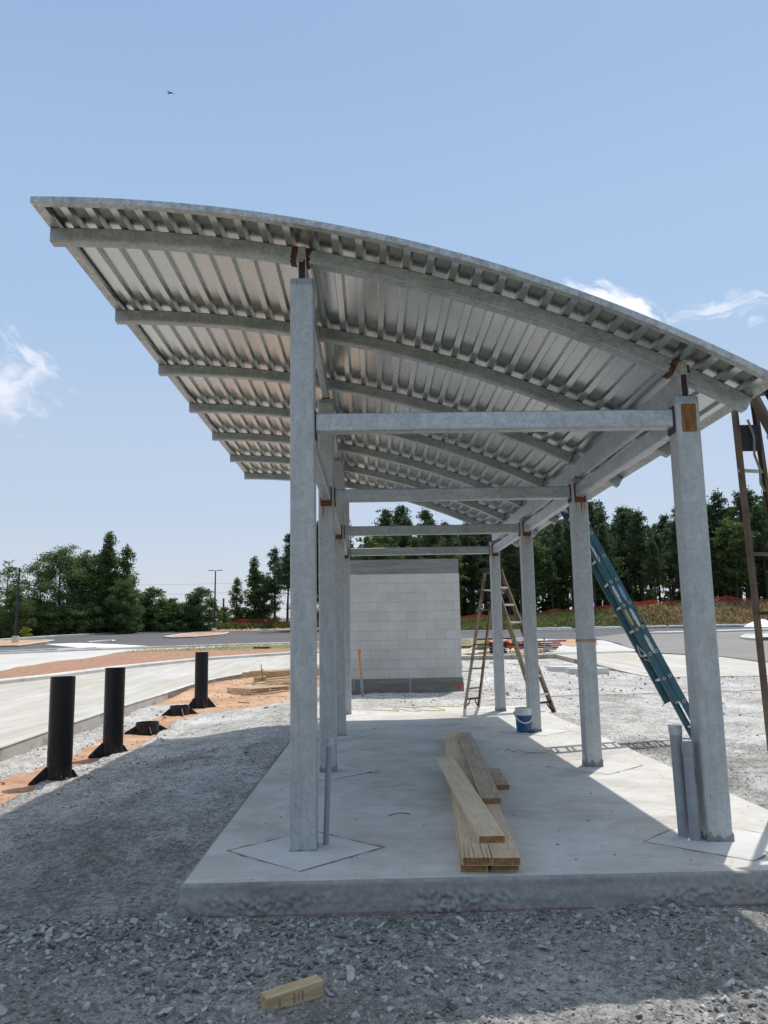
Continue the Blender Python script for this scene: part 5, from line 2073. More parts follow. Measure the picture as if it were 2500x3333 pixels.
GP = 'timber heaped beside the ditch'
timber('timber_beam', (-3.60, 20.45), (-1.7, 23.7), 0.16, 0.17, 0.12, 'block_wood', 'squared timber farthest back in the heap beside the clay ditch', 'timber', GP)
timber('timber_beam', (-3.05, 19.15), (-1.3, 22.2), 0.15, 0.17, 0.02, 'block_wood', 'lower of two squared timbers stacked behind the pallet', 'timber', GP)
timber('timber_beam', (-2.70, 19.3), (-1.2, 21.9), 0.15, 0.15, 0.195, 'block_wood', 'upper squared timber lying on another behind the pallet', 'timber', GP)
timber('wooden_board', (-2.75, 18.9), (-1.2, 20.8), 0.20, 0.03, 0.36, 'fresh_wood', 'pale splintered board on top of the timber heap', 'board', GP, 0.05)
timber('wooden_board', (-2.60, 18.3), (-1.0, 20.2), 0.14, 0.03, 0.10, 'new_wood', 'pale narrow board wedged behind the pallet', 'board', GP, 0.03)
timber('wooden_board', (-3.72, 25.9), (-2.2, 29.3), 0.55, 0.03, 0.16, 'fresh_wood', 'wide pale board lying against the kerb past the steel rod', 'board', None, 0.05)
timber('wooden_board', (-3.3, 29.0), (-1.6, 31.0), 0.30, 0.03, 0.30, 'ply_wood', 'orange brown sheet of wood farthest away near the bend of the road', 'board', None, 0.04)
timber('wooden_stake', (-2.72, 14.0), (-2.40, 13.5), 0.05, 0.03, -0.14, 'grey_wood', 'weathered stake end lying on the clay beyond the farthest black post', 'stake', None, 0.02)
for i, (a_, b_, w__, z_, m__, lb) in enumerate([
        ((-3.4, 20.3), (-2.0, 20.9), 0.10, 0.30, 'fresh_wood', 'pale splintered slat lying crosswise on the farthest timber'),
        ((-2.6, 18.2), (-1.6, 19.0), 0.09, 0.16, 'new_wood', 'short slat between the pallet and the timbers'),
        ((-3.0, 18.3), (-2.5, 19.1), 0.12, 0.02, 'grey_wood', 'grey board end poking out left of the pallet'),
        ((-2.9, 17.9), (-1.5, 18.9), 0.14, 0.05, 'block_wood', 'dark low board lying just behind the pallet'),
        ((-2.45, 16.3), (-1.8, 16.6), 0.10, -0.13, 'grey_wood', 'grey scrap board on the ground before the pallet')]):
    timber('wooden_board', a_, b_, w__, 0.035, z_, m__, lb, 'board', GP, 0.06)
# pallet
pr = root('wooden_pallet', (-2.3, 17.4, -0.1), 'wooden pallet lying at the front of the timber heap', 'pallet')
pa, pb = Vector((-2.87, 16.85, -0.145)), Vector((-1.9, 17.75, -0.135))
pd = (pb - pa).normalized()
pn = Vector((-pd.y, pd.x, 0))
for i in range(3):
    mb = MB()
    c = pa.lerp(pb, i / 2)
    mb.beam(c + Vector((0, 0, 0.075)), c + pn * 1.1 + Vector((0, 0, 0.075)), 0.045, 0.10)
    mb.build('stringer', 'new_wood', pr)
for i in range(6):
    mb = MB()
    c = pn * (0.05 + i * 0.2)
    mb.beam(pa + c + Vector((0, 0, 0.137)) - pd * 0.03, pb + c + Vector((0, 0, 0.137)) + pd * 0.03, 0.11, 0.020)
    mb.build('deck_board', 'new_wood', pr)
for i in range(3):
    mb = MB()
    c = pn * (0.05 + i * 0.5)
    mb.beam(pa + c + Vector((0, 0, 0.014)) - pd * 0.03, pb + c + Vector((0, 0, 0.014)) + pd * 0.03, 0.10, 0.018)
    mb.build('bottom_board', 'new_wood', pr)
mb = MB()
mb.cyl((-2.80, 19.0, 0.0), (-2.87, 19.0, 0.60), 0.011, seg=8)
mb.beam((-2.86, 18.97, 0.42), (-2.80, 19.03, 0.42), 0.02, 0.015)
o = mb.build('steel_rod', 'rust', loc=(-2.80, 19.0, 0))
tag(o, 'rusty steel rod sticking up out of the timber heap', 'rod')

# ================================================================== DEBRIS ON THE ROAD BEHIND THE WALL
Y0 = 32.0
Z0 = float(P(Y0)) + 0.203


def zr(y):
    return float(P(y)) + 0.203


GD = 'building material heaped behind the block wall'
rs = random.Random(4)
timber('plywood_sheet', (4.75, 31.6), (5.65, 31.9), 0.7, 0.03, zr(31.6) + 0.02, 'ply_wood', 'flat plywood sheet at the edge of the debris heap nearest the block wall', 'sheet', GD)
timber('plywood_sheet', (4.80, 31.7), (5.35, 31.75), 0.45, 0.03, zr(31.6) + 0.12, 'fresh_wood', 'pinkish plywood offcut propped up beside the block wall end of the heap', 'sheet', GD, 0.30)
for i in range(5):
    timber('stud_bundle', (5.35 + 0.03 * i, 31.55 + 0.02 * i), (5.95 + rs.uniform(-.1, .1), 32.6), 0.09, 0.05, zr(31.6) + 0.05 + 0.13 * i, ['new_wood', 'grey_wood', 'block_wood', 'new_wood', 'fresh_wood'][i],
           ['lowest stud of the crooked stack between the ladder legs', 'second stud up in the crooked stack seen through the stepladder', 'middle stud of the crooked stack seen through the stepladder', 'fourth stud up in the crooked stack seen through the stepladder', 'top stud of the crooked stack seen through the stepladder'][i], 'stud', GD)
mb = root('black_crates', (6.25, 31.6, zr(31.6)), 'stack of black plastic form trays in the debris heap', 'trays', GD)
for i in range(4):
    b = MB()
    b.box((6.25, 31.7, zr(31.6) + 0.075 + i * 0.135), (0.75, 0.5, 0.085))
    b.box((6.25, 31.7, zr(31.6) + 0.125 + i * 0.135), (0.83, 0.56, 0.022))
    for q in range(4):
        b.box((5.97 + q * 0.19, 31.44, zr(31.6) + 0.07 + i * 0.135), (0.05, 0.03, 0.07))
    b.build('tray', 'black_plastic', mb, smooth=None)


def drum(x, y, z, axis, label):
    rt_ = root('traffic_drum', (x, y, z), label, 'traffic drum', 'orange traffic drums in the debris heap')
    m0 = len(bpy.data.objects)
    ax = Vector(axis).normalized()
    R3 = Vector((0, 0, 1)).rotation_difference(ax).to_matrix()
    prof = [(0, 0), (0.27, 0), (0.29, 0.04), (0.26, 0.06), (0.26, 0.24), (0.24, 0.26), (0.24, 0.44), (0.22, 0.46), (0.22, 0.64), (0.20, 0.66), (0.19, 0.85), (0.10, 0.90), (0, 0.90)]
    b = MB()
    b.lathe((0, 0, 0), prof, 20)
    b.v = [Vector((x, y, z)) + R3 @ v for v in b.v]
    b.build('body', 'safety_orange', rt_)
    for za, zb, r_ in ((0.28, 0.42, 0.243), (0.48, 0.62, 0.223)):
        b = MB()
        b.lathe((0, 0, 0), [(r_, za), (r_, zb)], 20)
        b.v = [Vector((x, y, z)) + R3 @ v for v in b.v]
        b.build('reflective_band', 'white_paint', rt_)


drum(6.05, 32.9, zr(33) + 0.3, (0.9, 0.1, 0.15), 'orange traffic drum lying behind the black trays in the heap')
drum(6.95, 32.9, zr(33) + 0.28, (1, -0.1, 0.05), 'orange traffic drum lying on its side at the middle of the heap')
drum(6.6, 33.5, zr(33.4), (0.05, 0, 1), 'upright orange traffic drum at the back of the heap')
for i, (xa, xb, z, m_, lb) in enumerate([(7.0, 9.55, 0.50, 'red_steel', 'topmost dark red steel channel in the bundle behind the third column'), (7.2, 9.25, 0.40, 'red_steel', 'second dark red steel channel down in the bundle'), (7.1, 9.3, 0.31, 'purple_steel', 'purplish steel channel under the red ones'), (7.3, 9.15, 0.22, 'red_steel', 'lowest dark red steel channel of the bundle'), (5.4, 7.1, 0.66, 'dark_rust', 'dark brown steel bar lying across the top of the debris heap')]):
    b = MB()
    b.beam((xa, 32.2 + 0.05 * i, Z0 + z), (xb, 32.35 - 0.06 * i, Z0 + z + 0.02), 0.14, 0.07)
    o = b.build('steel_channel', m_, loc=(xa, 32.2, Z0), smooth=None)
    tag(o, lb, 'steel channel', 'steel channels in the debris heap')
for i, (x, y, L, lb) in enumerate([(7.9, 31.5, 1.0, 'pale plank end at the near foot of the steel bundle'), (8.15, 31.7, 1.1, 'plank beneath the red channels, second from the grey post'), (8.5, 31.8, 1.0, 'short plank stack end furthest from the block wall')]):
    timber('plank_offcut', (x, y), (x + 0.55, y + 0.9 * L), 0.30, 0.12, zr(y) + 0.03 + 0.04 * i, ['fresh_wood', 'new_wood', 'grey_wood'][i], lb, 'plank', GD)
for i, (x, y, an, lb) in enumerate([(6.75, 31.4, 0.3, 'tilted pale plywood offcut in the middle of the heap'), (7.1, 31.3, -0.3, 'dark edged sheet of plywood leaning low in the heap'), (7.6, 31.35, 0.6, 'grey tarpaulin covered board at the foot of the heap')]):
    b = MB()
    b.box((x, y, zr(y) + 0.16), (0.62, 0.5, 0.025), rz=an, ry=0.35 - 0.2 * i, rx=0.2)
    o = b.build('plywood_offcut', ['fresh_wood', 'ply_wood', 'rope_grey'][i], loc=(x, y, zr(y)), smooth=None)
    tag(o, lb, 'offcut', GD)
b = MB()
b.beam((8.27, 31.2, zr(31.2)), (8.30, 31.2, zr(31.2) + 0.68), 0.10, 0.06)
b.cyl((8.30, 31.2, zr(31.2) + 0.66), (8.30, 31.2, zr(31.2) + 0.74), 0.05, seg=12)
o = b.build('grey_post', 'grey_conduit', loc=(8.3, 31.2, zr(31.2)))
tag(o, 'short grey post standing upright at the far end of the debris heap', 'post')
mt = MB()
mt.beam((5.02, 31.5, zr(31.5) + 0.45), (5.25, 31.5, zr(31.5) + 0.62), 0.03, 0.05)
mt.beam((5.25, 31.5, zr(31.5) + 0.30), (4.98, 31.5, zr(31.5) + 0.72), 0.03, 0.05)
o = mt.build('broken_slat', 'white_paint', loc=(5.1, 31.5, zr(31.5)))
tag(o, 'crossed pale broken slats sticking out of the heap beside the wall', 'slat')

# concrete paving blocks stacked in the yard
for (x, y, w, d, h, lb) in ((7.28, 22.1, 1.55, 1.1, 0.17, 'larger pale precast concrete slab lying on the gravel by the plaza'), (7.30, 20.35, 1.15, 0.9, 0.18, 'smaller pale precast concrete slab lying in front of the larger one')):
    z = float(PAD(x, y)) + 0.0
    c = 0.22
    pts = [(x - w / 2 + c, y - d / 2), (x + w / 2, y - d / 2), (x + w / 2, y + d / 2), (x - w / 2, y + d / 2), (x - w / 2, y - d / 2 + c)]
    b = MB()
    b.prism([(px, py, z) for px, py in pts], None, (0, 0, h))
    b.prism([(x + (px - x) * 0.985, y + (py - y) * 0.985, z + h) for px, py in pts], None, (0, 0, 0.012))
    o = b.build('precast_slab', 'kerb_concrete', loc=(x, y, z), smooth=None)
    tag(o, lb, 'precast slab', 'precast slabs in the yard')
timber('scrap_board', (3.3, 22.6), (3.9, 22.8), 0.2, 0.04, float(PAD(3.5, 22.6)) + 0.02, 'grey_wood', 'small scrap board lying on the gravel behind the ladder', 'board')

# drain box in the median
b = MB()
zb_ = float(P(39)) + 0.36
b.box((-5.6, 39.4, zb_), (0.9, 0.7, 0.10))
b.box((-5.6, 39.4, zb_ + 0.05), (0.8, 0.6, 0.03))
o = b.build('drain_box', 'brick_red', loc=(-5.6, 39.4, zb_))
tag(o, 'low reddish drain box set in the grass of the median', 'drain box')

# ================================================================== LAMP POSTS
def lamp(x, y, z, h, heads, label):
    rt_ = root('lamp_post', (x, y, z), label, 'lamp post', 'parking lot lamp posts')
    b = MB()
    b.cyl((x, y, z - 0.2), (x, y, z + 0.70), 0.27, 0.27, 28)
    b.build('base', 'kerb_concrete', rt_)
    b = MB()
    b.cyl((x, y, z + 0.70), (x, y, z + 0.78), 0.19, 0.19, 12)
    b.cyl((x, y, z + 0.72), (x + 0.05, y, h), 0.115, 0.065, 14)
    b.build('pole', 'pole_black', rt_)
    for s in heads:
        b = MB()
        b.beam((x + 0.05, y, h - 0.03), (x + 0.05 + s * 0.28, y, h + 0.02), 0.05, 0.05)
        a_ = b.build('arm', 'pole_black', rt_)
        b = MB()
        b.box((x + 0.05 + s * 0.52, y, h + 0.035), (0.52, 0.32, 0.06), ry=-0.03 * s)
        b.build('lamp_head', 'pole_black', rt_)


lamp(-28.1, 60.0, float(P(60)) + 0.12, 7.26, (-1,), 'black lamp post with a single head, nearer the camera in the car park')
lamp(-17.06, 85.0, float(P(85)) + 0.08, 8.83, (-1, 1), 'black lamp post with two heads on the long traffic island')

# utility poles and wires
def upole(x, y, z0, z1, label, arm=True):
    rt_ = root('utility_pole', (x, y, z0), label, 'utility pole')
    b = MB()
    b.cyl((x, y, z0), (x, y, z1), 0.17, 0.13, 10)
    b.build('pole', 'pole_wood', rt_)
    if arm:
        b = MB()
        b.box((x, y, z1 - 0.4), (1.2, 0.12, 0.12))
        for s in (-0.5, 0.5):
            b.cyl((x + s, y, z1 - 0.34), (x + s, y, z1 - 0.15), 0.05, seg=6)
        b.build('cross_arm', 'pole_wood', rt_)


upole(-21.0, 112, 1.7, 7.0, 'grey wooden utility pole just beyond the two headed lamp post', False)
upole(-52.5, 100, 1.5, 10.2, 'dark utility pole rising behind the sparse tree at the frame edge', True)
for i, (za, zb) in enumerate([(9.9, 9.85), (8.35, 8.55), (7.2, 7.5), (6.3, 6.6)]):
    pts = []
    for q in range(13):
        t = q / 12
        pts.append((-60 + 62 * t, 116, za + (zb - za) * t - 0.5 * math.sin(math.pi * t)))
    b = MB()
    b.path(pts, 0.013, 5)
    o = b.build('power_line', 'wire', loc=pts[0])
    tag(o, ['highest of the overhead power lines beyond the car park', 'second overhead power line down beyond the car park', 'third overhead power line down beyond the car park', 'lowest overhead power line, half hidden by the trees'][i], 'power line', 'overhead power lines')

# ================================================================== FENCES OF ORANGE NETTING
def net_fence(name, xs, yf, base, top, label, droop=0.16):
    rt_ = root(name, (xs[0], yf(xs[0]), base(xs[0])), label, 'fence')
    rs = random.Random(int(xs[0] * 10) + 5)
    # continuous net: several bands with gaps, sagging between the stakes
    cols_ = []
    n = 14
    for a_, b_ in zip(xs, xs[1:]):
        k = 10
        for q in range(k):
            t = q / k
            x = a_ + (b_ - a_) * t
            sag = math.sin(math.pi * t)
            cols_.append((x, yf(x) + 0.10 * sag * rs.uniform(0.3, 1), base(x) + 0.03, top(x) - droop * sag * rs.uniform(0.7, 1.3)))
    b = MB()
    for r_ in range(n):
        f0, f1 = r_ / n, (r_ + 0.72) / n
        for i in range(len(cols_) - 1):
            (x0, y0, z0, z1), (x2, y2, z2, z3) = cols_[i], cols_[i + 1]
            b.add([(x0, y0, z0 + (z1 - z0) * f0), (x2, y2, z2 + (z3 - z2) * f0), (x2, y2, z2 + (z3 - z2) * f1), (x0, y0, z0 + (z1 - z0) * f1)], [(0, 1, 2, 3)])
    for i in range(len(cols_)):
        (x0, y0, z0, z1) = cols_[i]
        b.add([(x0 - 0.03, y0 - 0.01, z0), (x0 + 0.03, y0 - 0.01, z0), (x0 + 0.03, y0 - 0.01, z1), (x0 - 0.03, y0 - 0.01, z1)], [(0, 1, 2, 3)])
    b.build('netting', 'fence_orange', rt_, smooth=None)
    for x in xs[:60]:
        b = MB()
        b.cyl((x, yf(x) - 0.03, base(x) - 0.1), (x + 0.02, yf(x) - 0.03, top(x) + 0.08), 0.022, seg=6)
        b.build('stake', 'dark_metal', rt_)
    return rt_


bz = lambda x: float(bank_z(np.array([float(x)]), np.array([81.0]))[0])
net_fence('orange_fence', [1.0 + 2.7 * i for i in range(25)], lambda x: 80.6, lambda x: bz(x) - 0.05, lambda x: bz(x) + (0.72 if x > 24 else 0.42) + 0.16 * math.sin(x * 0.7), 'long sagging orange safety net fence along the crest of the grass bank')
bz2 = lambda x: float(bank2_z(np.array([float(x)]), np.array([102.0]))[0])
net_fence('orange_fence', [-19.6, -18.2, -16.8, -14.2, -12.0, -10.2, -8.0, -6.0, -4.5], lambda x: 102.0, lambda x: bz2(x), lambda x: bz2(x) + 0.35 + 0.65 * min(1, max(0, (x + 19.6) / 2.6)), 'short orange safety net fence on the clay bank beyond the two headed lamp post', 0.06)

# straw wattles along the far kerb
for i, (x, L) in enumerate(((15.6, 3.9), (20.0, 4.2), (24.5, 4.1), (28.8, 4.2), (33.2, 4.0))):
    y = 71.4
    b = MB()
    pts = [(x + L * q / 8, y + 0.05 * math.sin(q + i), float(P(y)) + 0.34 + 0.02 * math.sin(q * 2.1)) for q in range(9)]
    b.path(pts, 0.14, 10)
    o = b.build('silt_sock', 'silt_sock', loc=pts[0])
    tag(o, 'grey silt sock on the far kerb below the bank, %s from the drain guard' % ORD[i], 'silt sock', 'silt socks along the far kerb')
b = MB()
zk = float(P(66)) + 0.2
b.box((18.9, 66.0, zk + 0.55), (0.75, 0.5, 0.12))
b.box((18.9, 66.0, zk + 0.28), (0.40, 0.3, 0.46))
b.box((18.9, 66.0, zk + 0.04), (0.85, 0.55, 0.08))
o = b.build('drain_marker', 'black_plastic', loc=(18.9, 66, zk))
tag(o, 'small black inlet guard standing at the far kerb between two columns', 'inlet guard')
b = MB()
rp = random.Random(3)
hv = []
for i in range(40):
    pass
n = 12
prof = [(0.0, 0.62), (0.5, 0.58), (1.1, 0.34), (1.6, 0.10), (1.75, -0.05)]
b.lathe((37.6, 71.0, float(P(71)) + 0.2), list(reversed(prof)), 16)
for v in b.v:
    k_ = mnoise.noise(v * 1.7)
    v.z += 0.25 * k_
    v.x += 0.3 * k_
o = b.build('sheeting_heap', 'white_paint', loc=(37.6, 71, 1.4))
tag(o, 'heap of white plastic sheeting at the end of the far kerb', 'sheeting')

# sheds and sign glimpsed behind the trees
b = root('container', (-33.3, 90.0, 1.8), 'dark red ribbed container half hidden under the trees', 'container')
m_ = MB()
m_.box((-33.3, 91.0, 2.45), (1.8, 1.8, 1.15))
m_.build('body', 'brick_red', b, smooth=None)
m_ = MB()
for i in range(9):
    m_.box((-34.1 + i * 0.2, 90.08, 2.45), (0.09, 0.08, 1.1))
m_.box((-33.3, 90.06, 3.02), (1.85, 0.12, 0.10))
m_.build('ribs', 'brick_red', b, smooth=None)
b = root('shed', (-35.5, 97, 1.6), 'pale shed wall glimpsed between the trunks behind the dark red container', 'shed')
m_ = MB()
m_.box((-36.3, 98, 4.0), (3.0, 3.0, 5.0))
m_.build('wall', 'pale_wall', b, smooth=None)
m_ = MB()
m_.prism([(-38.0, 96.3, 6.5), (-34.6, 96.3, 6.5), (-36.3, 96.3, 7.6)], None, (0, 3.4, 0))
m_.build('roof', 'brick_red', b, smooth=None)
b = root('road_sign', (-26.2, 99, 1.9), 'small white sign board on a post among the trees beyond the lot', 'sign')
m_ = MB()
m_.cyl((-26.2, 99, 1.7), (-26.2, 99, 3.2), 0.04, seg=6)
m_.build('post', 'grey_conduit', b)
m_ = MB()
m_.box((-26.2, 98.93, 2.85), (0.75, 0.03, 0.75))
sg = m_.build('board', 'white_paint', b)
me = text_mesh('17', 0.62)
o = link('lettering', me, 'dark_metal', sg)
o.rotation_euler = (rad(90), 0, 0)
o.location = (0.0, -0.095, 0.93)

# bird high in the sky
b = root('bird', (-12.0, 41.7, 36.15), 'small dark bird gliding high in the open blue sky', 'bird')
m_ = MB()
bp = Vector((-12.0, 41.7, 36.15))
ax = Vector((0.62, 0.25, 0.52)).normalized()
prof = [(0.0, -0.13), (0.022, -0.11), (0.040, -0.05), (0.046, 0.02), (0.036, 0.075), (0.028, 0.10), (0.03, 0.125), (0.018, 0.15), (0.0, 0.16)]
m_.lathe((0, 0, 0), prof, 12)
R3 = Vector((0, 0, 1)).rotation_difference(ax).to_matrix()
m_.v = [bp + R3 @ v for v in m_.v]
# wings and tail, part of the one continuous body
def wing(tipv, rootoff, ch):
    tipv = bp + Vector(tipv)
    r0 = bp + ax * (rootoff + ch / 2)
    r1 = bp + ax * (rootoff - ch / 2)
    mid0 = r0.lerp(tipv, 0.5) + ax * 0.025
    mid1 = r1.lerp(tipv, 0.5) + ax * 0.0
    th_ = Vector((0, -0.006, 0.004))
    vs = [r0, mid0, tipv, mid1, r1]
    m_.prism(vs, None, th_)


wing((-0.27, 0.03, 0.20), 0.03, 0.09)
wing((0.34, 0.03, -0.045), 0.03, 0.09)
m_.prism([bp - ax * 0.10 + Vector((0, 0, 0.012)), bp - ax * 0.18 + Vector((-0.02, 0, 0.03)), bp - ax * 0.18 + Vector((0.02, 0, -0.03)), bp - ax * 0.10 - Vector((0, 0, 0.012))], None, (0, 0.006, 0))
m_.build('body', 'dark_metal', b)


# ================================================================== TREES
def leaf_cards(centers, size, rng, asp=0.5, flat=0.0):
    n = len(centers)
    a = rng.normal(size=(n, 3))
    a /= np.linalg.norm(a, axis=1)[:, None]
    b = rng.normal(size=(n, 3))
    b[:, 2] *= (1 - flat)
    b -= a * (a * b).sum(1)[:, None]
    b /= np.linalg.norm(b, axis=1)[:, None]
    s = size * rng.uniform(0.55, 1.35, n)[:, None]
    p = [centers - a * s, centers + b * s * asp, centers + a * s, centers - b * s * asp]
    V = np.stack(p, 1).reshape(-1, 3)
    return V, np.arange(4 * n).reshape(-1, 4)


def crown_mesh(name, centers, size, rng, asp):
    V, F = leaf_cards(np.asarray(centers), size, rng, asp)
    return np_mesh(name, V, F)


def pine_tree(name, H, seed, dense=1.0):
    rng = np.random.default_rng(seed)
    rs = random.Random(seed)
    mb = MB()
    pts = []
    lean = (rs.uniform(-0.03, 0.03), rs.uniform(-0.03, 0.03))
    n = 10
    def axis(t):
        return Vector((lean[0] * H * t + 0.10 * math.sin(t * 3 + seed), lean[1] * H * t + 0.10 * math.cos(t * 2.3 + seed), H * t))
    r0 = 0.018 * H
    for i in range(n):
        mb.cyl(axis(i / n), axis((i + 1) / n), r0 * (1 - 0.93 * i / n), r0 * (1 - 0.93 * (i + 1) / n), 7, caps=False)
    h0 = rs.uniform(0.26, 0.46)
    cs = []
    nb = int(72 * dense)
    for k in range(nb):
        f = (k + rs.random()) / nb
        t = h0 + (1 - h0) * f
        L = H * (0.235 * (1 - f) ** 0.8 * rs.uniform(0.30, 1.15) + 0.018)
        if f < 0.15:
            L *= rs.uniform(0.4, 1.0)
        az = rs.uniform(0, 2 * math.pi)
        p = axis(t)
        d = Vector((math.cos(az), math.sin(az), rs.uniform(0.05, 0.45)))
        q = p + d * L
        mb.cyl(p, q, 0.030 * H / 12 * (1.3 - f), 0.008, 4, caps=False)
        m = max(3, int(3 + L * 2.4))
        for j in range(m):
            u = 0.30 + 0.75 * j / m
            c = p.lerp(q, u) + Vector((rs.gauss(0, 0.14), rs.gauss(0, 0.14), rs.gauss(0.05, 0.12)))
            k_ = 12
            cs.append(np.array(c)[None] + rng.normal(0, 1, (k_, 3)) * np.array([0.20, 0.20, 0.13]) * (0.7 + 0.6 * rs.random()))
    # leader
    for j in range(5):
        c = axis(1.0 - 0.03 * j)
        cs.append(np.array(c)[None] + rng.normal(0, 1, (12, 3)) * np.array([0.16, 0.16, 0.28]))
    # dead snags lower down
    for k in range(16):
        t = rs.uniform(0.12, h0 + 0.05)
        az = rs.uniform(0, 6.28)
        L = H * rs.uniform(0.04, 0.13)
        p = axis(t)
        mb.cyl(p, p + Vector((math.cos(az), math.sin(az), rs.uniform(-0.1, 0.35))) * L, 0.022, 0.006, 4, caps=False)
        if rs.random() < 0.35:
            cc = p + Vector((math.cos(az), math.sin(az), 0.15)) * L
            cs.append(np.array(cc)[None] + rng.normal(0, 1, (14, 3)) * np.array([0.3, 0.3, 0.18]))
    me_t = bpy.data.meshes.new('trunk')
    me_t.from_pydata([tuple(v) for v in mb.v], [], mb.f)
    me_t.materials.append(M['bark'])
    cr = crown_mesh('crown', np.concatenate(cs), 0.15, rng, 0.40)
    cr.materials.append(M['pine_needles'])
    return me_t, cr


def broad_tree(H, W, seed, mat='broad_leaves', h0=0.12, dens=1.0, leaf=0.16, spire=False, n_leaf=7500):
    rng = np.random.default_rng(seed)
    rs = random.Random(seed)
    mb = MB()
    r0 = 0.020 * H
    def axis(t):
        return Vector((0.12 * math.sin(t * 3 + seed), 0.12 * math.cos(t * 2 + seed), H * 0.96 * t))
    n = 9
    for i in range(n):
        mb.cyl(axis(i / n), axis((i + 1) / n), r0 * (1 - 0.92 * i / n), r0 * (1 - 0.92 * (i + 1) / n), 7, caps=False)
    blobs = []
    nb = int((34 if not spire else 40) * dens)
    for k in range(nb):
        f = (k + rs.random()) / nb
        t = h0 + (0.98 - h0) * f
        if spire:
            env = W * (1 - f) ** 0.75 * (0.55 + 0.45 * min(1, f * 4))
        else:
            env = W * math.sqrt(max(0.02, 1 - ((f - 0.40) / 0.62) ** 2))
        L = env * (rs.uniform(0.35, 1.0) ** 0.5)
        az = rs.uniform(0, 2 * math.pi)
        p = axis(max(0.05, t - 0.12))
        q = axis(t) + Vector((math.cos(az), math.sin(az), 0)) * L
        mb.cyl(p, q, 0.024 * H / 10 * (1.25 - f), 0.010, 5, caps=False)
        # every limb breaks into sprays of leaves along its outer part
        for j in range(6 if not spire else 5):
            u = rs.uniform(0.35, 1.08)
            c = p.lerp(q, u) + Vector((rs.gauss(0, 1), rs.gauss(0, 1), rs.gauss(0.1, 0.7))) * W * (0.11 if not spire else 0.09)
            r = W * rs.uniform(0.06, 0.15) * (0.8 if f > 0.85 else 1)
            if rs.random() < 0.4:
                mb.cyl(p.lerp(q, u * 0.8), c, 0.014, 0.006, 4, caps=False)
            blobs.append((c, r))
    vol = sum(r ** 2 for _, r in blobs)
    cs = []
    for q, r in blobs:
        m = int(n_leaf * r ** 2 / vol)
        cs.append(np.array(q)[None] + rng.normal(0, 1, (m, 3)) * np.array([0.78, 0.78, 0.48]) * r)
    me_t = bpy.data.meshes.new('trunk')
    me_t.from_pydata([tuple(v) for v in mb.v], [], mb.f)
    me_t.materials.append(M['bark'])
    cr = crown_mesh('crown', np.concatenate(cs), leaf, rng, 0.6)
    cr.materials.append(M[mat])
    return me_t, cr


def place_tree(name, meshes, x, y, z, sc, rz, label, group=None, cat='tree'):
    rt_ = bpy.data.objects.new(name, None)
    C.objects.link(rt_)
    rt_.location = (x, y, z)
    rt_.rotation_euler = (0, 0, rz)
    rt_.scale = (sc, sc, sc)
    tag(rt_, label, cat, group)
    for nm, me in zip(('trunk', 'crown'), meshes):
        o = bpy.data.objects.new(nm, me)
        C.objects.link(o)
        o.parent = rt_
    return rt_


pines = [pine_tree('pine', 12.0, 100 + i, [1.0, 1.15, 0.85, 1.05, 1.25, 0.95][i]) for i in range(6)]
rs = random.Random(21)
GPN = 'pine trees in the wood beyond the grass bank'
skyline = [(-3, 14.2), (1.5, 13.6), (3.8, 16.0), (7.5, 15.0), (11, 14.4), (16, 14.8), (22, 14.8), (27.5, 16.0), (29.8, 15.3), (32.7, 14.0), (35.1, 15.4), (38, 14.0), (40.7, 16.8), (41.9, 14.8), (43.7, 16.6), (47.2, 17.8), (54, 17), (70, 17)]
sxs, szs = zip(*skyline)
cnt = 0
rows = [(84.5, 2.3, 0.0, 0.86), (88.5, 2.1, 1.1, 1.0), (93.5, 2.2, 0.4, 1.02), (100.0, 2.5, 1.4, 0.98), (108, 2.8, 0.2, 1.0)]
for ri, (y0, stp, off, hs) in enumerate(rows):
    x = -8 + off
    kk = 0
    while x < 62:
        xx = x + rs.uniform(-0.8, 0.8)
        yy = y0 + rs.uniform(-1.6, 1.6)
        zb = bz(min(60, max(-3, xx))) - 0.1 if xx > -4 else 1.85
        eq = 0.4732 + (xx - 0.4732) * 91.6 / (yy + 5.56)
        top = 1.4 + (np.interp(eq, sxs, szs) - 1.4) * (yy + 5.56) / 91.6
        h = (top - zb) * hs * rs.choice([0.66, 0.76, 0.85, 0.93, 1.0, 1.03])
        if rs.random() < 0.10:
            x += stp
            continue
        place_tree('pine_tree', pines[rs.randrange(6)], xx, yy, zb, h / 12.0, rs.uniform(0, 6.28), 'tall pine, %s from the block wall end in the %s row of the wood' % (ORD[kk], ['front', 'second', 'third', 'fourth', 'rearmost'][ri]), GPN)
        cnt += 1
        kk += 1
        x += stp * rs.uniform(0.75, 1.25)

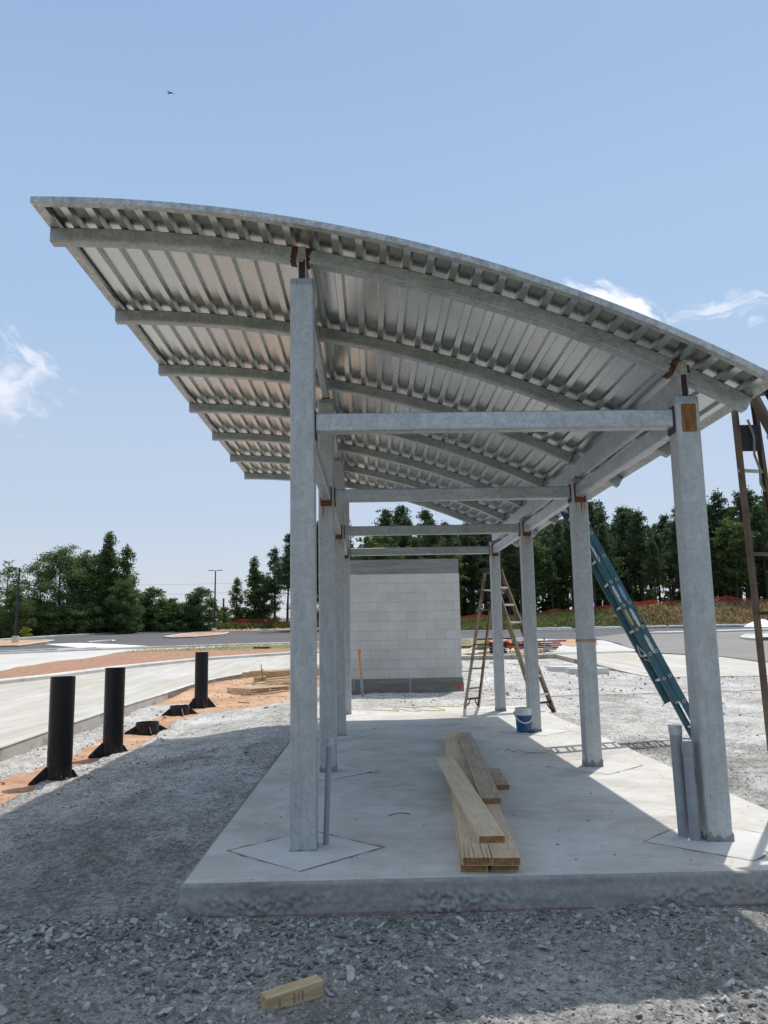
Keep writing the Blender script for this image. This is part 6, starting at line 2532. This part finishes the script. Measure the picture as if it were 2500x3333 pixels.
und = [broad_tree(4.2, 1.9, 300 + i, 'broad_leaves', 0.05, 1.2, 0.12, n_leaf=5000) for i in range(3)]
lit = [broad_tree(9.0, 2.2, 320 + i, 'light_leaves', 0.25, 1.3, 0.12, n_leaf=8500) for i in range(2)]
for i in range(34):
    xx = -6 + 66 * (i + rs.random()) / 34
    yy = rs.uniform(86, 99)
    zb = bz(max(-3, xx)) if xx > -4 else 1.8
    place_tree('understory_tree', und[i % 3], xx, yy, zb, rs.uniform(0.55, 1.2), rs.uniform(0, 6.28), 'low leafy tree under the pines, %s along from the block wall end' % ORD[i], 'leafy undergrowth trees among the pines')
for i, (xx, yy, sc, lb) in enumerate([(41.3, 83.6, 1.13, 'bright green leafy tree beside the pines, past the near right column'), (18.5, 84.2, 1.0, 'yellow green leafy tree among the pines above the plaza'), (9.4, 84.0, 0.95, 'soft green leafy tree rising behind the top corner of the block wall'), (25.2, 86.0, 0.9, 'leafy tree between pines seen past the blue ladder'), (1.5, 85.0, 1.25, 'light green tree whose top shows over the cross beam')]):
    place_tree('leafy_tree', lit[i % 2], xx, yy, bz(xx), sc, i * 1.3, lb)

# a darker, farther part of the wood closing the gaps low down
rng = np.random.default_rng(77)
n = 60000
X = rng.uniform(-10, 80, n)
Y = rng.uniform(118, 132, n)
Zt = np.interp(X, [-10, 0, 12, 40, 60, 80], [13.5, 15.5, 16.5, 17.5, 19, 19]) + 2.2 * vnoise(X, Y * 0, 0.22, 71) + 2.2 * vnoise(X, Y * 0, 0.9, 72)
Z = 2.0 + (Zt - 2.0) * rng.uniform(0, 1, n) ** 0.75
k = (vnoise(X, Z * 1.6, 0.5, 75, 3) > -0.38) & ((Z > 8.5) | (Z < 5.0) | (vnoise(X, Z, 0.8, 78) > 0.15))
me = crown_mesh('distant_wood', np.stack([X, Y, Z], -1)[k], 0.42, rng, 0.6)
o = link('distant_wood', me, 'pine_needles')
tag(o, label='dark far part of the wood seen low between the pine trunks', kind='stuff')

# trees on the left
def q95(x, z, y):
    f = (y + 5.56) / 100.56
    return 0.4732 + (x - 0.4732) * f, 1.4 + (z - 1.4) * f, f


maple = broad_tree(12, 4.7, 401, 'broad_leaves', 0.04, 2.2, 0.12, n_leaf=34000)
maple2 = broad_tree(12, 3.7, 402, 'broad_leaves', 0.04, 2.0, 0.12, n_leaf=26000)
tulip = broad_tree(14, 2.9, 403, 'light_leaves', 0.08, 1.7, 0.14, spire=True, n_leaf=9500)
tulip2 = broad_tree(14, 3.0, 407, 'light_leaves', 0.08, 1.5, 0.14, spire=True, n_leaf=8500)
roundt = broad_tree(6, 2.5, 404, 'broad_leaves', 0.03, 2.0, 0.11, n_leaf=16000)
sparse = broad_tree(10, 2.9, 405, 'broad_leaves', 0.30, 1.0, 0.13, n_leaf=4200)
bushy = broad_tree(5, 2.9, 406, 'broad_leaves', 0.01, 1.8, 0.12, n_leaf=14000)
LT = [
    ('maple_tree', maple, -38.2, 13.4, 92, 'large rounded dark green tree, biggest crown beyond the car park'),
    ('maple_tree', maple2, -34.0, 12.9, 94, 'dark tree between the largest crown and the tall sparse spires'),
    ('maple_tree', maple2, -43.5, 8.6, 84, 'lower dark green tree beside the single headed lamp post'),
    ('maple_tree', maple, -47.5, 7.6, 88, 'low dark tree at the edge of the frame beyond the lamp post'),
    ('sparse_tree', sparse, -44.6, 11.5, 96, 'thin sparse tree standing above the lamp post'),
    ('tulip_tree', tulip, -32.1, 15.5, 92, 'tallest spire shaped light green tree beyond the car park'),
    ('tulip_tree', tulip2, -29.9, 13.9, 93, 'second spire shaped tree close beside the tallest one'),
    ('maple_tree', maple2, -30.0, 9.2, 90, 'mid green tree below the two tall spires'),
    ('round_tree', roundt, -26.6, 8.0, 97, 'dark rounded tree stepping down beside the spires'),
    ('round_tree', roundt, -24.6, 6.6, 98, 'small rounded tree between the spires and the lone round tree'),
    ('round_tree', roundt, -20.6, 7.9, 100, 'lone round dark tree before the two headed lamp post'),
    ('round_tree', roundt, -17.9, 5.3, 112, 'hazy small tree just behind the two headed lamp post'),
    ('round_tree', roundt, -15.4, 5.2, 108, 'small tree beside the utility pole'),
    ('tulip_tree', tulip2, -16.2, 9.3, 106, 'slim pale green tree at the end of the orange fence on the clay bank'),
    ('tulip_tree', tulip, -14.0, 11.9, 106, 'tall leafy tree in the group behind the short orange fence'),
    ('maple_tree', maple2, -12.9, 9.6, 107, 'full leafy tree in the group behind the short orange fence'),
]
for nm, me2, x, zt, y, lb in LT:
    xx, zz_, f = q95(x, zt, y)
    zb = 1.7 if y < 95 else 1.9
    hh = {id(maple): 12, id(maple2): 12, id(tulip): 14, id(tulip2): 14, id(roundt): 6.1, id(sparse): 10, id(bushy): 5}[id(me2)]
    place_tree(nm, me2, xx, y, zb, (zz_ - zb) / hh, (x * 7.3) % 6.28, lb)
for i, (x, zt, y, lb) in enumerate([(-11.5, 12.2, 106, 'pine with a visible dark trunk behind the short orange fence'), (-9.9, 12.6, 105, 'pine nearest the tallest column behind the short orange fence'), (-8.0, 12.0, 107, 'pine hidden partly behind the tallest column')]):
    xx, zz_, f = q95(x, zt, y)
    place_tree('pine_tree', pines[i], xx, y, 2.6, (zz_ - 2.6) / 12, i * 2.1, lb)
rs = random.Random(9)
for i in range(26):
    x = -54 + i * 1.25 + rs.uniform(-0.5, 0.5)
    y = 90 + rs.uniform(-2, 4)
    if x > -33.0:
        y = 99
    place_tree('bush', bushy, *(q95(x, 0, y)[0], y, 1.5), rs.uniform(0.62, 0.95), rs.uniform(0, 6), 'green bush below the far tree line, %s from the lamp post side' % ORD[i], 'bushes along the foot of the tree line', 'bush')
yb_ = broad_tree(2.4, 1.2, 431, 'sunlit_leaves', 0.05, 0.9, 0.14, n_leaf=900)
place_tree('bush', yb_, -36.0, 80.5, 1.45, 0.6, 0.4, 'sunlit yellow green bush beside the single headed lamp post', None, 'bush')
